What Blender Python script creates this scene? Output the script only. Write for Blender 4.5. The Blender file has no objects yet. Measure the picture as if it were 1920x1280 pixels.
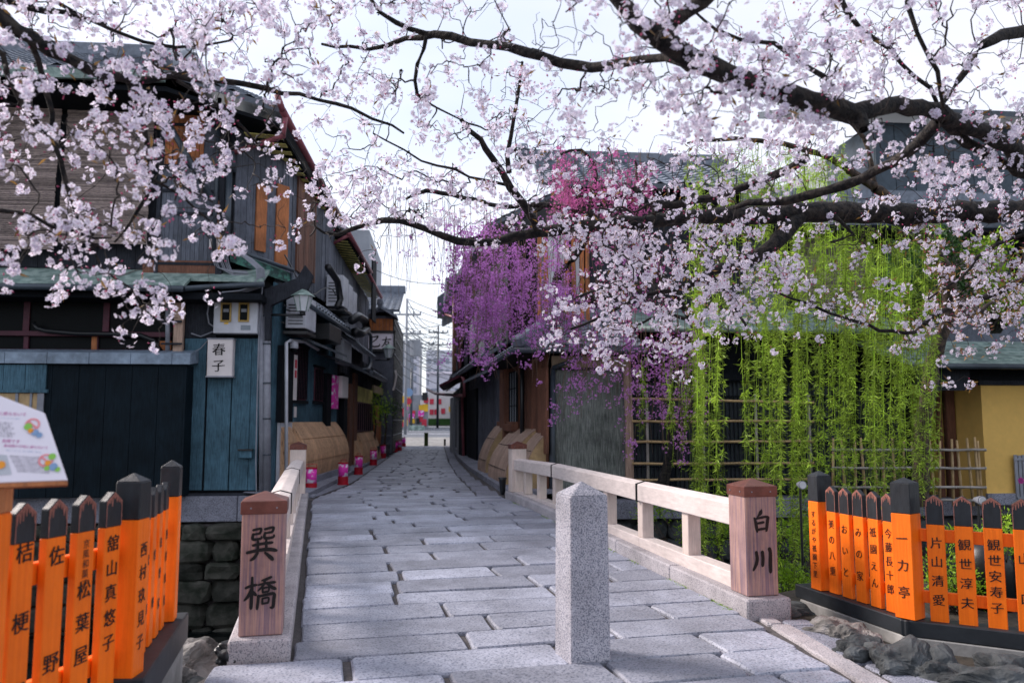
import bpy, bmesh, math, random
import numpy as np
from mathutils import Vector, Matrix, noise
random.seed(7); rng = np.random.default_rng(7)
SC = bpy.context.scene; COL = SC.collection
R = math.radians
# ---------------- camera, world, sun ----------------
F = 1493.0; CA = R(5.14); CB = R(5.66); CH = 1.3
fw = (math.sin(CA)*math.cos(CB), math.cos(CA)*math.cos(CB), math.sin(CB))
rt = (math.cos(CA), -math.sin(CA), 0)
up = (-math.sin(CA)*math.sin(CB), -math.cos(CA)*math.sin(CB), math.cos(CB))
cd = bpy.data.cameras.new('camera'); cam = bpy.data.objects.new('camera', cd); COL.objects.link(cam)
cam.matrix_world = Matrix(((rt[0], up[0], -fw[0], 0), (rt[1], up[1], -fw[1], 0), (rt[2], up[2], -fw[2], CH), (0, 0, 0, 1)))
cd.sensor_width = 36; cd.lens = F*36/1920; cd.clip_start = .05; cd.clip_end = 2000
cd.dof.use_dof = True; cd.dof.focus_distance = 6.5; cd.dof.aperture_fstop = 2.4
SC.camera = cam
w = bpy.data.worlds.new("World"); SC.world = w; w.use_nodes = True
nt = w.node_tree; nt.nodes.clear()
out = nt.nodes.new('ShaderNodeOutputWorld'); sky = nt.nodes.new('ShaderNodeTexSky'); sky.sky_type = 'NISHITA'; sky.sun_disc = False
SUN_EL = R(34); SUN_AZ = R(-62)     # azimuth measured from +Y towards +X
sky.sun_elevation = SUN_EL; sky.sun_rotation = SUN_AZ
b1 = nt.nodes.new('ShaderNodeBackground'); b1.inputs[1].default_value = .05; nt.links.new(sky.outputs[0], b1.inputs[0])
b2 = nt.nodes.new('ShaderNodeBackground'); b2.inputs[1].default_value = .74
tc = nt.nodes.new('ShaderNodeTexCoord'); mp = nt.nodes.new('ShaderNodeMapping'); mp.inputs['Scale'].default_value = (1, 1, 3)
nz = nt.nodes.new('ShaderNodeTexNoise'); nz.inputs['Scale'].default_value = 1.3; nz.inputs['Detail'].default_value = 5
rp = nt.nodes.new('ShaderNodeValToRGB'); rp.color_ramp.elements[0].position = .36; rp.color_ramp.elements[1].position = .60
rp.color_ramp.elements[0].color = (.66, .72, .86, 1); rp.color_ramp.elements[1].color = (.92, .90, .97, 1)
nt.links.new(tc.outputs['Generated'], mp.inputs[0]); nt.links.new(mp.outputs[0], nz.inputs[0]); nt.links.new(nz.outputs[0], rp.inputs[0]); nt.links.new(rp.outputs[0], b2.inputs[0])
ad = nt.nodes.new('ShaderNodeAddShader'); nt.links.new(b1.outputs[0], ad.inputs[0]); nt.links.new(b2.outputs[0], ad.inputs[1]); nt.links.new(ad.outputs[0], out.inputs[0])
sd = bpy.data.lights.new('sun', 'SUN'); sd.energy = 4.0; sd.angle = R(18); sd.color = (1, .89, .83)
so = bpy.data.objects.new('sun', sd); COL.objects.link(so)
sdir = Vector((math.sin(SUN_AZ)*math.cos(SUN_EL), math.cos(SUN_AZ)*math.cos(SUN_EL), math.sin(SUN_EL)))
so.rotation_euler = sdir.to_track_quat('Z', 'Y').to_euler()
SC.view_settings.view_transform = 'Standard'; SC.view_settings.look = 'None'; SC.view_settings.exposure = 0.42; SC.view_settings.gamma = 1
SC.cycles.use_denoising = True; SC.cycles.max_bounces = 6; SC.cycles.transparent_max_bounces = 8
# ---------------- measuring helpers (photo pixel -> place) ----------------
def ray(px, py):
    a = (px-960)/F; b = (640-py)/F
    return [fw[i]+a*rt[i]+b*up[i] for i in range(3)]
def PY(px, py, Y):
    d = ray(px, py); t = Y/d[1]; return Vector((d[0]*t, Y, CH+d[2]*t))
def G(px, py, z=0):
    d = ray(px, py); t = (z-CH)/d[2]; return Vector((d[0]*t, d[1]*t, z))
def D(px, py, t):
    d = ray(px, py); return Vector((d[0]*t, d[1]*t, CH+d[2]*t))
def PW(px, py, a, b):
    d = ray(px, py); nx, ny = (b[1]-a[1]), -(b[0]-a[0]); t = (a[0]*nx+a[1]*ny)/(d[0]*nx+d[1]*ny)
    return Vector((d[0]*t, d[1]*t, CH+d[2]*t))
# ---------------- materials ----------------
def lin(h, k=1.0):
    if isinstance(h, str):
        h = h.lstrip('#'); c = [int(h[i:i+2], 16)/255 for i in (0, 2, 4)]
        return tuple(((x/12.92) if x <= .04045 else ((x+.055)/1.055)**2.4)*k for x in c)+(1,)
    return tuple(h)+(1,)
def M(name, col, rough=.7, var=.25, scale=6., st=(1, 1, 1), bump=.25, bs=None, metal=0, spec=.35, col2=None, pos=(.45, .6), stain=.25, island=0., k=1., emit=0, trans=0):
    m = bpy.data.materials.new(name); m.use_nodes = True; n = m.node_tree.nodes; l = m.node_tree.links
    p = n['Principled BSDF']; c = lin(col, k)
    tc = n.new('ShaderNodeTexCoord'); mp = n.new('ShaderNodeMapping'); mp.inputs['Scale'].default_value = st
    l.new(tc.outputs['Object'], mp.inputs[0])
    nz = n.new('ShaderNodeTexNoise'); nz.inputs['Scale'].default_value = scale; nz.inputs['Detail'].default_value = 6; nz.inputs['Roughness'].default_value = .6
    l.new(mp.outputs[0], nz.inputs[0])
    r = n.new('ShaderNodeValToRGB'); e = r.color_ramp.elements
    if col2:
        e[0].position, e[1].position = pos; e[0].color = lin(col2, k); e[1].color = c
    else:
        e[0].position = .3; e[1].position = .7
        e[0].color = tuple(x*(1-var) for x in c[:3])+(1,); e[1].color = tuple(min(1, x*(1+var)) for x in c[:3])+(1,)
    l.new(nz.outputs[0], r.inputs[0]); last = r.outputs[0]
    if stain:
        n2 = n.new('ShaderNodeTexNoise'); n2.inputs['Scale'].default_value = 1.7; n2.inputs['Detail'].default_value = 8; n2.inputs['Roughness'].default_value = .7
        l.new(tc.outputs['Object'], n2.inputs[0])
        mr = n.new('ShaderNodeMapRange'); mr.inputs[1].default_value = .35; mr.inputs[2].default_value = .65; mr.inputs[3].default_value = 1-stain; mr.inputs[4].default_value = 1+stain*.6
        l.new(n2.outputs[0], mr.inputs[0]); mx = n.new('ShaderNodeMix'); mx.data_type = 'RGBA'; mx.blend_type = 'MULTIPLY'; mx.inputs[0].default_value = 1
        l.new(last, mx.inputs[6]); l.new(mr.outputs[0], mx.inputs[7]); last = mx.outputs[2]
    if island:
        g = n.new('ShaderNodeNewGeometry'); mr = n.new('ShaderNodeMapRange'); mr.inputs[3].default_value = 1-island; mr.inputs[4].default_value = 1+island
        l.new(g.outputs['Random Per Island'], mr.inputs[0]); mx = n.new('ShaderNodeMix'); mx.data_type = 'RGBA'; mx.blend_type = 'MULTIPLY'; mx.inputs[0].default_value = 1
        l.new(last, mx.inputs[6]); l.new(mr.outputs[0], mx.inputs[7]); last = mx.outputs[2]
    l.new(last, p.inputs['Base Color'])
    p.inputs['Roughness'].default_value = rough; p.inputs['Metallic'].default_value = metal; p.inputs['Specular IOR Level'].default_value = spec
    if bump:
        nb = nz
        if bs:
            nb = n.new('ShaderNodeTexNoise'); nb.inputs['Scale'].default_value = bs; nb.inputs['Detail'].default_value = 5; l.new(mp.outputs[0], nb.inputs[0])
        b = n.new('ShaderNodeBump'); b.inputs['Strength'].default_value = bump; b.inputs['Distance'].default_value = .02
        l.new(nb.outputs[0], b.inputs['Height']); l.new(b.outputs[0], p.inputs['Normal'])
    if emit:
        p.inputs['Emission Color'].default_value = c; p.inputs['Emission Strength'].default_value = emit
    if trans:
        tr = n.new('ShaderNodeBsdfTranslucent'); l.new(last, tr.inputs[0]); ms = n.new('ShaderNodeMixShader'); ms.inputs[0].default_value = trans
        l.new(p.outputs[0], ms.inputs[1]); l.new(tr.outputs[0], ms.inputs[2]); l.new(ms.outputs[0], n['Material Output'].inputs[0])
    return m
V = (14, 14, 1.0)   # grain running up
mt = {}
def mm(key, *a, **k): mt[key] = M(key, *a, **k)
mm('granite', '#9b9eab', .55, scale=72, col2='#5a6070', pos=(.36, .50), bump=.4, bs=30, stain=.36, island=.26, spec=.5)
mm('granite_fine', '#b5afb2', .75, scale=120, col2='#6f7078', pos=(.38, .5), bump=.25, stain=.34)
mm('granite_dark', '#8d8f9c', .8, scale=90, col2='#4a4d58', pos=(.38, .52), bump=.3, stain=.3)
mm('mortar', '#524e4e', .9, var=.35, scale=60, bump=.5, stain=.35)
mm('concrete', '#8b8a88', .85, var=.2, scale=9, stain=.35)
mm('asphalt', '#62676f', .85, var=.15, scale=60, stain=.15)
mm('rock', '#565a5c', .8, scale=5, col2='#2c3032', pos=(.35, .62), bump=.9, bs=16, stain=.5)
mm('rock_pale', '#8a8683', .8, scale=6, col2='#4c4b49', pos=(.35, .6), bump=.9, bs=18, stain=.45)
mm('rock_dark', '#45443e', .85, col2='#1c2219', pos=(.35, .65), scale=5, bump=.7, bs=12, stain=.4, island=.35)
mm('hinoki', '#cfbfb6', .6, var=.13, scale=7, st=V, bump=.12, stain=.16)
mm('hinoki_rail', '#d0c4bf', .62, var=.12, scale=5, st=(9, 1.2, 9), bump=.12, stain=.14)
mm('post_wood', '#b08c80', .6, scale=6, st=(14, 14, .4), col2='#7a6572', pos=(.36, .60), bump=.15, stain=.3)
mm('copper', '#74483f', .4, var=.25, scale=10, metal=.35, bump=.1)
mm('iron', '#0d1014', .5, var=.2, metal=.3)
mm('orange', '#fd7210', .55, var=.13, scale=5, st=(12, 12, .5), bump=.22, stain=.16, spec=.25)
mm('cap_black', '#1d2127', .5, var=.4, scale=9, st=(3, 3, 1), bump=.2, spec=.4)
mm('cap_worn', '#9a6458', .7, var=.35, scale=30, st=(3, 3, 1), bump=.2)
mm('beam_black', '#181d22', .55, scale=5, st=(1, 1, 1), col2='#2c3137', pos=(.3, .7), bump=.2)
mm('ink', '#0e0b0d', .5, var=.1, bump=0, stain=0)
mm('ink_brown', '#3a1a10', .5, var=.1, bump=0, stain=0)
mm('navy_board', '#101c24', .7, spec=.12, var=.35, scale=5, st=V, bump=.3, stain=.4, island=.18)
mm('blue_board', '#3f5d6c', .65, spec=.2, var=.42, scale=5, st=V, bump=.25, stain=.4, island=.15)
mm('grey_board', '#5a5f6a', .75, var=.35, scale=6, st=V, bump=.35, stain=.35, island=.22)
mm('dark_board', '#2e3138', .8, spec=.15, var=.4, scale=6, st=V, bump=.35, stain=.35, island=.25)
mm('black_board', '#12161c', .75, spec=.12, var=.4, scale=6, st=V, bump=.35, stain=.3, island=.25)
mm('brown_board', '#6a4636', .7, var=.35, scale=6, st=V, bump=.3, stain=.35, island=.3)
mm('orange_board', '#a8683e', .65, var=.35, scale=6, st=V, bump=.3, stain=.35, island=.25)
mm('weathered', '#888d88', .8, scale=5, st=(20, 20, .8), col2='#4b524e', pos=(.38, .6), bump=.35, stain=.45, island=.1)
mm('lead_cap', '#7f8fa0', .5, var=.25, scale=9, bump=.15, stain=.35)
mm('patina', '#93a59e', .65, scale=7, col2='#6a7f7a', pos=(.4, .6), bump=.2, stain=.3)
mm('patina_bright', '#4f8a7a', .6, scale=9, col2='#2f4744', pos=(.45, .6), bump=.2, stain=.3)
mm('tile', '#6c7480', .55, var=.25, scale=12, bump=.15, stain=.25, spec=.5)
mm('plaster', '#b59a68', .85, var=.08, scale=8, bump=.1, stain=.1)
mm('yellow_wall', '#e2b866', .85, var=.05, scale=8, bump=.08, stain=.07)
mm('cream', '#a3937b', .85, var=.15, stain=.2)
mm('sudare', '#a5958c', .8, scale=30, st=(.5, .5, 6), col2='#6b5f62', pos=(.36, .6), bump=.4, stain=.2, island=.4)
mm('rafter_yellow', '#d8cf7a', .8, var=.3, stain=.3)
mm('maroon', '#4e2030', .5, var=.25, stain=.3)
mm('maroon_pipe', '#8d5058', .45, var=.15, stain=.3)
mm('gutter', '#3c4650', .45, var=.2, stain=.3, spec=.5)
mm('zinc', '#878a94', .45, var=.15, scale=5, stain=.3)
mm('black_metal', '#14171b', .4, var=.2, spec=.5)
mm('ac_white', '#b9bcc4', .5, var=.05, bump=.02, stain=.2)
mm('panel_white', '#d6cfce', .5, var=.03, bump=.02, stain=.1)
mm('sign_white', '#e6e0ea', .45, var=.02, bump=0, stain=.03)
mm('glass_dark', '#090d10', .45, var=.3, scale=2, bump=.04, bs=3, stain=.2, spec=.1)
mm('glass_frost', '#c9cdd2', .35, var=.05, bump=.02, stain=.1)
mm('brass', '#a98a45', .4, var=.1, bump=0)
mm('clad', '#46535e', .6, var=.15, stain=.3)
mm('tan_board', '#c9a17e', .7, island=.14, scale=5, st=(13, 13, 1.1), col2='#57412f', pos=(.36, .43), bump=.3, stain=.25)
mm('pale_board', '#b59a88', .75, scale=6, st=(16, 16, .8), col2='#957d70', pos=(.35, .6), bump=.3, stain=.25, island=.12)
mm('bamboo', '#b0946a', .5, var=.3, scale=6, stain=.25, spec=.5)
mm('bamboo_grey', '#98928c', .6, var=.3, scale=6, stain=.25)
mm('lattice', '#232b31', .7, var=.4, scale=5, stain=.3)
mm('paper', '#7f8890', .8, var=.1, stain=.2)
mm('red', '#b0102a', .6, var=.15, scale=8, bump=.05)
mm('hotpink', '#e23ab0', .55, scale=7, col2='#e9dff0', pos=(.42, .47), bump=0, stain=0)
mm('bark', '#3a342f', .9, scale=22, st=(1, 1, 1), col2='#131315', pos=(.42, .62), bump=1., bs=40, stain=.4)
mm('bark_brown', '#57483d', .85, scale=14, col2='#2a2422', pos=(.4, .62), bump=.8, stain=.3)
mm('twig', '#27211f', .8, var=.3, bump=0, stain=0)
mm('twig_pale', '#6a5548', .8, var=.3, bump=0, stain=0)
mm('water', '#0b1113', .06, var=.3, scale=2, bump=.15, bs=5, stain=0, spec=.6)
mm('soil', '#3a352e', .95, var=.4, scale=20, bump=.6)
mm('far_pale', '#c7c8d2', .8, var=.04, bump=0, stain=.08)  # washed-out haze of the street's far end is put into this pale colour
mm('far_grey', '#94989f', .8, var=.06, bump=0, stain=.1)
mm('far_window', '#8f96a4', .3, var=.2, bump=0)
mm('signal_red', '#c4384c', .6, var=.05, bump=0)
mm('signal_yellow', '#e0b232', .6, var=.05, bump=0)
mm('magenta_ink', '#b4308c', .5, var=0, bump=0, stain=0)
mm('grey_ink', '#8f8c96', .5, var=0, bump=0, stain=0)
mm('blue_ink', '#7f9cc0', .5, var=0, bump=0, stain=0)
mm('pink_ring', '#e58a90', .5, var=0, bump=0, stain=0)
mm('green_ink', '#86c050', .5, var=0, bump=0, stain=0)
mm('orange_ink', '#e8962c', .5, var=0, bump=0, stain=0)
mm('leaf_willow', '#98b53e', .5, var=.45, scale=.9, bump=0, stain=.5, island=.6, trans=.45)
mm('leaf_dark', '#2f5420', .45, var=.35, scale=3, bump=0, stain=.2, island=.4, trans=.25)
mm('leaf_bright', '#8fb52c', .5, var=.3, scale=3, bump=0, stain=.2, island=.35, trans=.35)
mm('leaf_young', '#8a6a3a', .5, var=.35, scale=9, bump=0, stain=0, island=.5, trans=.4)
mm('bud', '#b03a68', .5, var=.2, bump=0, stain=0, island=.3)
mm('moss', '#3a4a20', .9, var=.4, scale=30, bump=.4, stain=.3)
def petal_mat(name, tip, base, isl=.06, trans=.45, p0=.06, p1=.4):
    m = bpy.data.materials.new(name); m.use_nodes = True; n = m.node_tree.nodes; l = m.node_tree.links; p = n['Principled BSDF']
    a = n.new('ShaderNodeAttribute'); a.attribute_name = 'rad'
    r = n.new('ShaderNodeValToRGB'); e = r.color_ramp.elements; e[0].position = p0; e[1].position = p1; e[0].color = lin(base); e[1].color = lin(tip)
    l.new(a.outputs['Fac'], r.inputs[0]); g = n.new('ShaderNodeNewGeometry'); mr = n.new('ShaderNodeMapRange'); mr.inputs[3].default_value = 1-isl*2; mr.inputs[4].default_value = 1+isl
    l.new(g.outputs['Random Per Island'], mr.inputs[0]); mx = n.new('ShaderNodeMix'); mx.data_type = 'RGBA'; mx.blend_type = 'MULTIPLY'; mx.inputs[0].default_value = 1
    l.new(r.outputs[0], mx.inputs[6]); l.new(mr.outputs[0], mx.inputs[7]); l.new(mx.outputs[2], p.inputs['Base Color']); p.inputs['Roughness'].default_value = .7
    tr = n.new('ShaderNodeBsdfTranslucent'); l.new(mx.outputs[2], tr.inputs[0]); ms = n.new('ShaderNodeMixShader'); ms.inputs[0].default_value = trans
    l.new(p.outputs[0], ms.inputs[1]); l.new(tr.outputs[0], ms.inputs[2]); l.new(ms.outputs[0], n['Material Output'].inputs[0]); mt[name] = m
petal_mat('petal', '#e8e2f0', '#a94f84', .10, .5, .03, .30)
petal_mat('petal_purple', '#dc98e2', '#b850b8', .22, .5, 0, .5)
petal_mat('petal_magenta', '#dc7cba', '#b8448c', .3, .5, 0, .5)
# ---------------- mesh builder ----------------
ORG = {}
SPLIT = set('post upper_post orange_mullion window_frame timber_frame dark_panel warm_board shutter blue_panel nail screen_post window_block pipe_bracket vent_pipe pale_post side_shutter window_pane red_lattice road_marking spacer_block rain_pipe pipe_collar main_beam sign_frame gutter_bend downpipe rim side_cheek trim crossarm twig_bundle window'.split())
class MB:
    def __init__(s): s.v = []; s.f = []; s.mi = []; s.bk = []; s.ad = []
    def add(s, vs, fs, mi=0):
        o = len(s.v); s.ad.append((o, len(s.f))); s.v.extend([tuple(x) for x in vs]); s.f.extend([tuple(i+o for i in f) for f in fs]); s.mi.extend([mi]*len(fs)); return s
    def hexa(s, p, mi=0):   # 8 points: bottom loop 0-3, top loop 4-7
        return s.add(p, [(3, 2, 1, 0), (4, 5, 6, 7), (0, 1, 5, 4), (1, 2, 6, 5), (2, 3, 7, 6), (3, 0, 4, 7)], mi)
    def box(s, x0, x1, y0, y1, z0, z1, mi=0):
        return s.hexa([(x0, y0, z0), (x1, y0, z0), (x1, y1, z0), (x0, y1, z0), (x0, y0, z1), (x1, y0, z1), (x1, y1, z1), (x0, y1, z1)], mi)
    def obox(s, c, ax, ay, hx, hy, z0, z1, mi=0, tx=0., ty=0.):   # oriented box, unit axes ax, ay (2D)
        P = []
        for z, k in ((z0, 0), (z1, 1)):
            for a, b in ((-1, -1), (1, -1), (1, 1), (-1, 1)):
                P.append((c[0]+ax[0]*a*(hx-k*tx)+ay[0]*b*(hy-k*ty), c[1]+ax[1]*a*(hx-k*tx)+ay[1]*b*(hy-k*ty), z))
        return s.hexa(P, mi)
    def bar(s, a, b, wd, h, upv=(0, 0, 1), mi=0):   # beam between two points, width wd sideways, height h along upv
        a = Vector(a); b = Vector(b); d = (b-a).normalized(); sd = d.cross(Vector(upv)).normalized(); u = sd.cross(d).normalized()
        P = [q+sd*i*wd/2+u*j*h/2 for q in (a, b) for i, j in ((-1, -1), (1, -1), (1, 1), (-1, 1))]
        return s.hexa(P, mi)
    def tube(s, pts, rad, n=8, mi=0, caps=True):
        pts = [Vector(p) for p in pts]; m = len(pts)
        if not hasattr(rad, '__len__'): rad = [rad]*m
        vs = []; nrm = None
        for i, p in enumerate(pts):
            t = (pts[min(i+1, m-1)]-pts[max(i-1, 0)]); t = t.normalized() if t.length > 1e-9 else Vector((0, 0, 1))
            if nrm is None: nrm = t.orthogonal().normalized()
            else:
                nrm = nrm-t*nrm.dot(t); nrm = nrm.normalized() if nrm.length > 1e-6 else t.orthogonal().normalized()
            bn = t.cross(nrm)
            for k in range(n):
                a = 2*math.pi*k/n; vs.append(p+(nrm*math.cos(a)+bn*math.sin(a))*rad[i])
        fs = [(i*n+k, i*n+(k+1) % n, (i+1)*n+(k+1) % n, (i+1)*n+k) for i in range(m-1) for k in range(n)]
        if caps: fs += [tuple(range(n-1, -1, -1)), tuple((m-1)*n+k for k in range(n))]
        return s.add(vs, fs, mi)
    def prism(s, poly, nv, th, mi=0):   # planar polygon of 3D points extruded along nv by th
        nv = Vector(nv)*th; k = len(poly); a = [Vector(p) for p in poly]; b = [p+nv for p in a]
        return s.add(a+b, [tuple(range(k-1, -1, -1)), tuple(range(k, 2*k))]+[(i, (i+1) % k, k+(i+1) % k, k+i) for i in range(k)], mi)
    def pyr(s, c, ax, ay, hx, hy, z0, z1, mi=0):
        P = [(c[0]+ax[0]*a*hx+ay[0]*b*hy, c[1]+ax[1]*a*hx+ay[1]*b*hy, z0) for a, b in ((-1, -1), (1, -1), (1, 1), (-1, 1))]+[(c[0], c[1], z1)]
        return s.add(P, [(3, 2, 1, 0), (0, 1, 4), (1, 2, 4), (2, 3, 4), (3, 0, 4)], mi)
    def brk(s): s.bk.append((len(s.v), len(s.f)))
    def build(s, name, mat, parent=None, bevel=0, smooth=False, origin=None):
        cut = s.bk if s.bk else (s.ad if name in SPLIT and parent is not None else [])
        if len(cut) > 1 and len(cut) <= 60:
            cut = list(cut)+[(len(s.v), len(s.f))]; ob = None
            for (v0, f0), (v1, f1) in zip(cut, cut[1:]):
                if v1 <= v0: continue
                m_ = MB(); m_.v = s.v[v0:v1]; m_.f = [tuple(i-v0 for i in f) for f in s.f[f0:f1]]; m_.mi = s.mi[f0:f1]; m_.ad = [(0, 0)]; ob = m_.build(name, mat, parent, bevel, smooth, origin)
            return ob
        o = Vector(ORG.get(parent.name, (0, 0, 0))) if parent is not None else (Vector(origin) if origin is not None else (Vector(s.v[0]) if s.v else Vector()))
        me = bpy.data.meshes.new(name)
        vs = np.array(s.v, dtype=float)-np.array(o); me.from_pydata(vs.tolist(), [], s.f)
        for m_ in (mat if isinstance(mat, (list, tuple)) else [mat]): me.materials.append(mt[m_])
        if any(s.mi): me.polygons.foreach_set('material_index', s.mi)
        bm = bmesh.new(); bm.from_mesh(me); bmesh.ops.recalc_face_normals(bm, faces=bm.faces)
        if bevel: bmesh.ops.bevel(bm, geom=[e for e in bm.edges if e.is_manifold and e.calc_face_angle(0) > .5], offset=bevel, segments=1, affect='EDGES')
        bm.to_mesh(me); bm.free()
        if smooth: me.polygons.foreach_set('use_smooth', [True]*len(me.polygons))
        ob = bpy.data.objects.new(name, me); COL.objects.link(ob); ORG[ob.name] = tuple(o)
        if parent is not None: ob.parent = parent
        else: ob.location = o
        return ob
def npmesh(name, vs, fs, mat, parent, rad=None):
    """fast mesh from numpy arrays; fs is (n,3) or (n,4)"""
    o = np.array(ORG.get(parent.name, (0, 0, 0))) if parent is not None else np.zeros(3)
    me = bpy.data.meshes.new(name); n = len(fs); k = fs.shape[1]
    me.vertices.add(len(vs)); me.vertices.foreach_set('co', (vs-o).astype(np.float32).ravel())
    me.loops.add(n*k); me.loops.foreach_set('vertex_index', fs.astype(np.int32).ravel())
    me.polygons.add(n); me.polygons.foreach_set('loop_start', np.arange(0, n*k, k, dtype=np.int32))
    me.update(calc_edges=True)
    if rad is not None:
        at = me.attributes.new('rad', 'FLOAT', 'POINT'); at.data.foreach_set('value', rad.astype(np.float32))
    me.materials.append(mt[mat]); ob = bpy.data.objects.new(name, me); COL.objects.link(ob); ORG[ob.name] = tuple(o)
    if parent is not None: ob.parent = parent
    return ob
def tag(o, label=None, cat=None, group=None, kind=None):
    if label: o['label'] = label
    if cat: o['category'] = cat
    if group: o['group'] = group
    if kind: o['kind'] = kind
    return o
def thing(name, label, cat, loc, group=None):
    o = bpy.data.objects.new(name, None); COL.objects.link(o); o.location = loc; o.empty_display_size = .1; ORG[o.name] = tuple(loc)
    return tag(o, label, cat, group)
def struct(ob): ob['kind'] = 'structure'; return ob
def dup(o, parent=None):
    c = o.copy(); COL.objects.link(c); ORG[c.name] = ORG[o.name]
    if parent is not None: c.parent = parent
    for ch in list(o.children): dup(ch, c)
    return c
def unit(a, b):
    d = Vector((b[0]-a[0], b[1]-a[1])); d.normalize(); return d
# ---- text: glyph outlines from Blender's own font, laid on a plane ----
GL = {}
def glyph(ch):
    if ch not in GL:
        cu = bpy.data.curves.new('g', 'FONT'); cu.body = ch; cu.resolution_u = 5; cu.align_x = 'CENTER'
        ob = bpy.data.objects.new('g', cu); COL.objects.link(ob); bpy.context.view_layer.update()
        me = ob.evaluated_get(bpy.context.evaluated_depsgraph_get()).to_mesh()
        v = np.array([tuple(x.co) for x in me.vertices]) if len(me.vertices) else np.zeros((0, 3)); f = [tuple(p.vertices) for p in me.polygons]
        ob.to_mesh_clear(); bpy.data.objects.remove(ob); bpy.data.curves.remove(cu)
        if len(v): 
            c = (v.min(0)+v.max(0))/2; s_ = 1.0
            cjk = ord(ch) > 0x2E80
            v = v-np.array([c[0], (.38 if cjk else 0), 0]) if cjk else v-np.array([c[0], 0, 0])
            if cjk:
                v[:, 1] += .07*v[:, 0]; v = np.array([(p[0]+.03*noise.noise(Vector((p[0]*5, p[1]*5, ord(ch)*.37))), p[1]+.035*noise.noise(Vector((p[0]*5, p[1]*5, 9+ord(ch)*.71))), 0) for p in v])
        GL[ch] = (v, f)
    return GL[ch]
def put_char(mb, ch, c, right, upv, size, bold=0, sx=1., mi=0):
    mb.brk() if mi != 9 else None; mi = 0
    v, f = glyph(ch); right = Vector(right); upv = Vector(upv); c = Vector(c)
    nv = right.cross(upv).normalized()
    if len(v):
        for dx, dn in (((0, 0),) if not bold else ((-bold, 0), (bold, .0004), (0, .0008))):
            mb.add([c+right*(p[0]*size*sx+dx)+upv*p[1]*size+nv*dn for p in v], f, mi)
def vtext(mb, s, top, bottom, right, size, bold=0, sx=1., mi=0):
    top = Vector(top); bottom = Vector(bottom); n = len(s); u = (top-bottom).normalized()
    for i, ch in enumerate(s):
        t = (i+.5)/n; put_char(mb, ch, top.lerp(bottom, t), right, u, size, bold, sx, mi)
def htext(mb, s, start, right, upv, size, mi=0, adv=None):
    x = 0; right = Vector(right)
    for ch in s:
        a = adv or (1.0 if ord(ch) > 0x2E80 else .56)
        if ch != ' ': put_char(mb, ch, Vector(start)+right*(x+a*size/2), right, upv, size, 0, 1., 9)
        x += a*size
def brush(mb, strokes, c, right, upv, size, mi=0):
    """strokes: list of [(x,y,w),...] in a 0..100 box, y down; widths in same units"""
    mb.brk(); right = Vector(right); upv = Vector(upv); c = Vector(c); nv = right.cross(upv).normalized()
    def P(x, y, k): return c+right*((x-50)/100*size)+upv*((50-y)/100*size)+nv*k
    k = 0
    for st in strokes:
        k += .00025; pts = []
        for i in range(len(st)-1):        # smooth resampling
            p0 = st[max(i-1, 0)]; p1 = st[i]; p2 = st[i+1]; p3 = st[min(i+2, len(st)-1)]
            for t in (0, .25, .5, .75):
                pts.append(tuple((1.3 if j == 2 else 1)*.5*((2*p1[j])+(-p0[j]+p2[j])*t+(2*p0[j]-5*p1[j]+4*p2[j]-p3[j])*t*t+(-p0[j]+3*p1[j]-3*p2[j]+p3[j])*t**3) for j in range(3)))
        pts.append(st[-1]); L = []; Rr = []
        for i, (x, y, wd) in enumerate(pts):
            a = pts[max(i-1, 0)]; b = pts[min(i+1, len(pts)-1)]; dx, dy = b[0]-a[0], b[1]-a[1]; q = math.hypot(dx, dy) or 1
            nx, ny = -dy/q, dx/q; L.append(P(x+nx*wd/2, y+ny*wd/2, k)); Rr.append(P(x-nx*wd/2, y-ny*wd/2, k))
        m_ = len(pts); e0 = pts[0]; e1 = pts[-1]
        mb.add(L+Rr, [(i, i+1, m_+i+1, m_+i) for i in range(m_-1)], mi)
        for e, j in ((e0, 0), (e1, m_-1)):    # round ends
            mb.add([P(e[0]+math.cos(a*math.pi/4)*e[2]/2, e[1]+math.sin(a*math.pi/4)*e[2]/2, k+.0001) for a in range(8)], [tuple(range(8))], mi)
# ---- repeated surfaces ----
def planks(mb, a, b, z0, z1, wd, th, nrm, gap=.008, jit=.004, mi=0):
    a = Vector((a[0], a[1])); b = Vector((b[0], b[1])); L = (b-a).length; u = (b-a)/L; nrm = Vector((nrm[0], nrm[1])); n = max(1, round(L/wd)); s = L/n
    for i in range(n):
        j = random.uniform(0, jit); p = a+u*(s*i+gap/2); q = a+u*(s*(i+1)-gap/2); o = nrm*(th+j)
        mb.hexa([(p.x, p.y, z0), (q.x, q.y, z0), (q.x+o.x, q.y+o.y, z0), (p.x+o.x, p.y+o.y, z0), (p.x, p.y, z1), (q.x, q.y, z1), (q.x+o.x, q.y+o.y, z1), (p.x+o.x, p.y+o.y, z1)], mi)
def wallbox(mb, a, b, z0, z1, d0, d1, nrm, mi=0):
    """box on a wall line a-b, between offsets d0 and d1 along nrm"""
    a = Vector((a[0], a[1])); b = Vector((b[0], b[1])); n = Vector((nrm[0], nrm[1])); P = []
    for z in (z0, z1):
        for q, d in ((a, d0), (b, d0), (b, d1), (a, d1)): P.append((q.x+n.x*d, q.y+n.y*d, z))
    return mb.hexa(P, mi)
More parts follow.
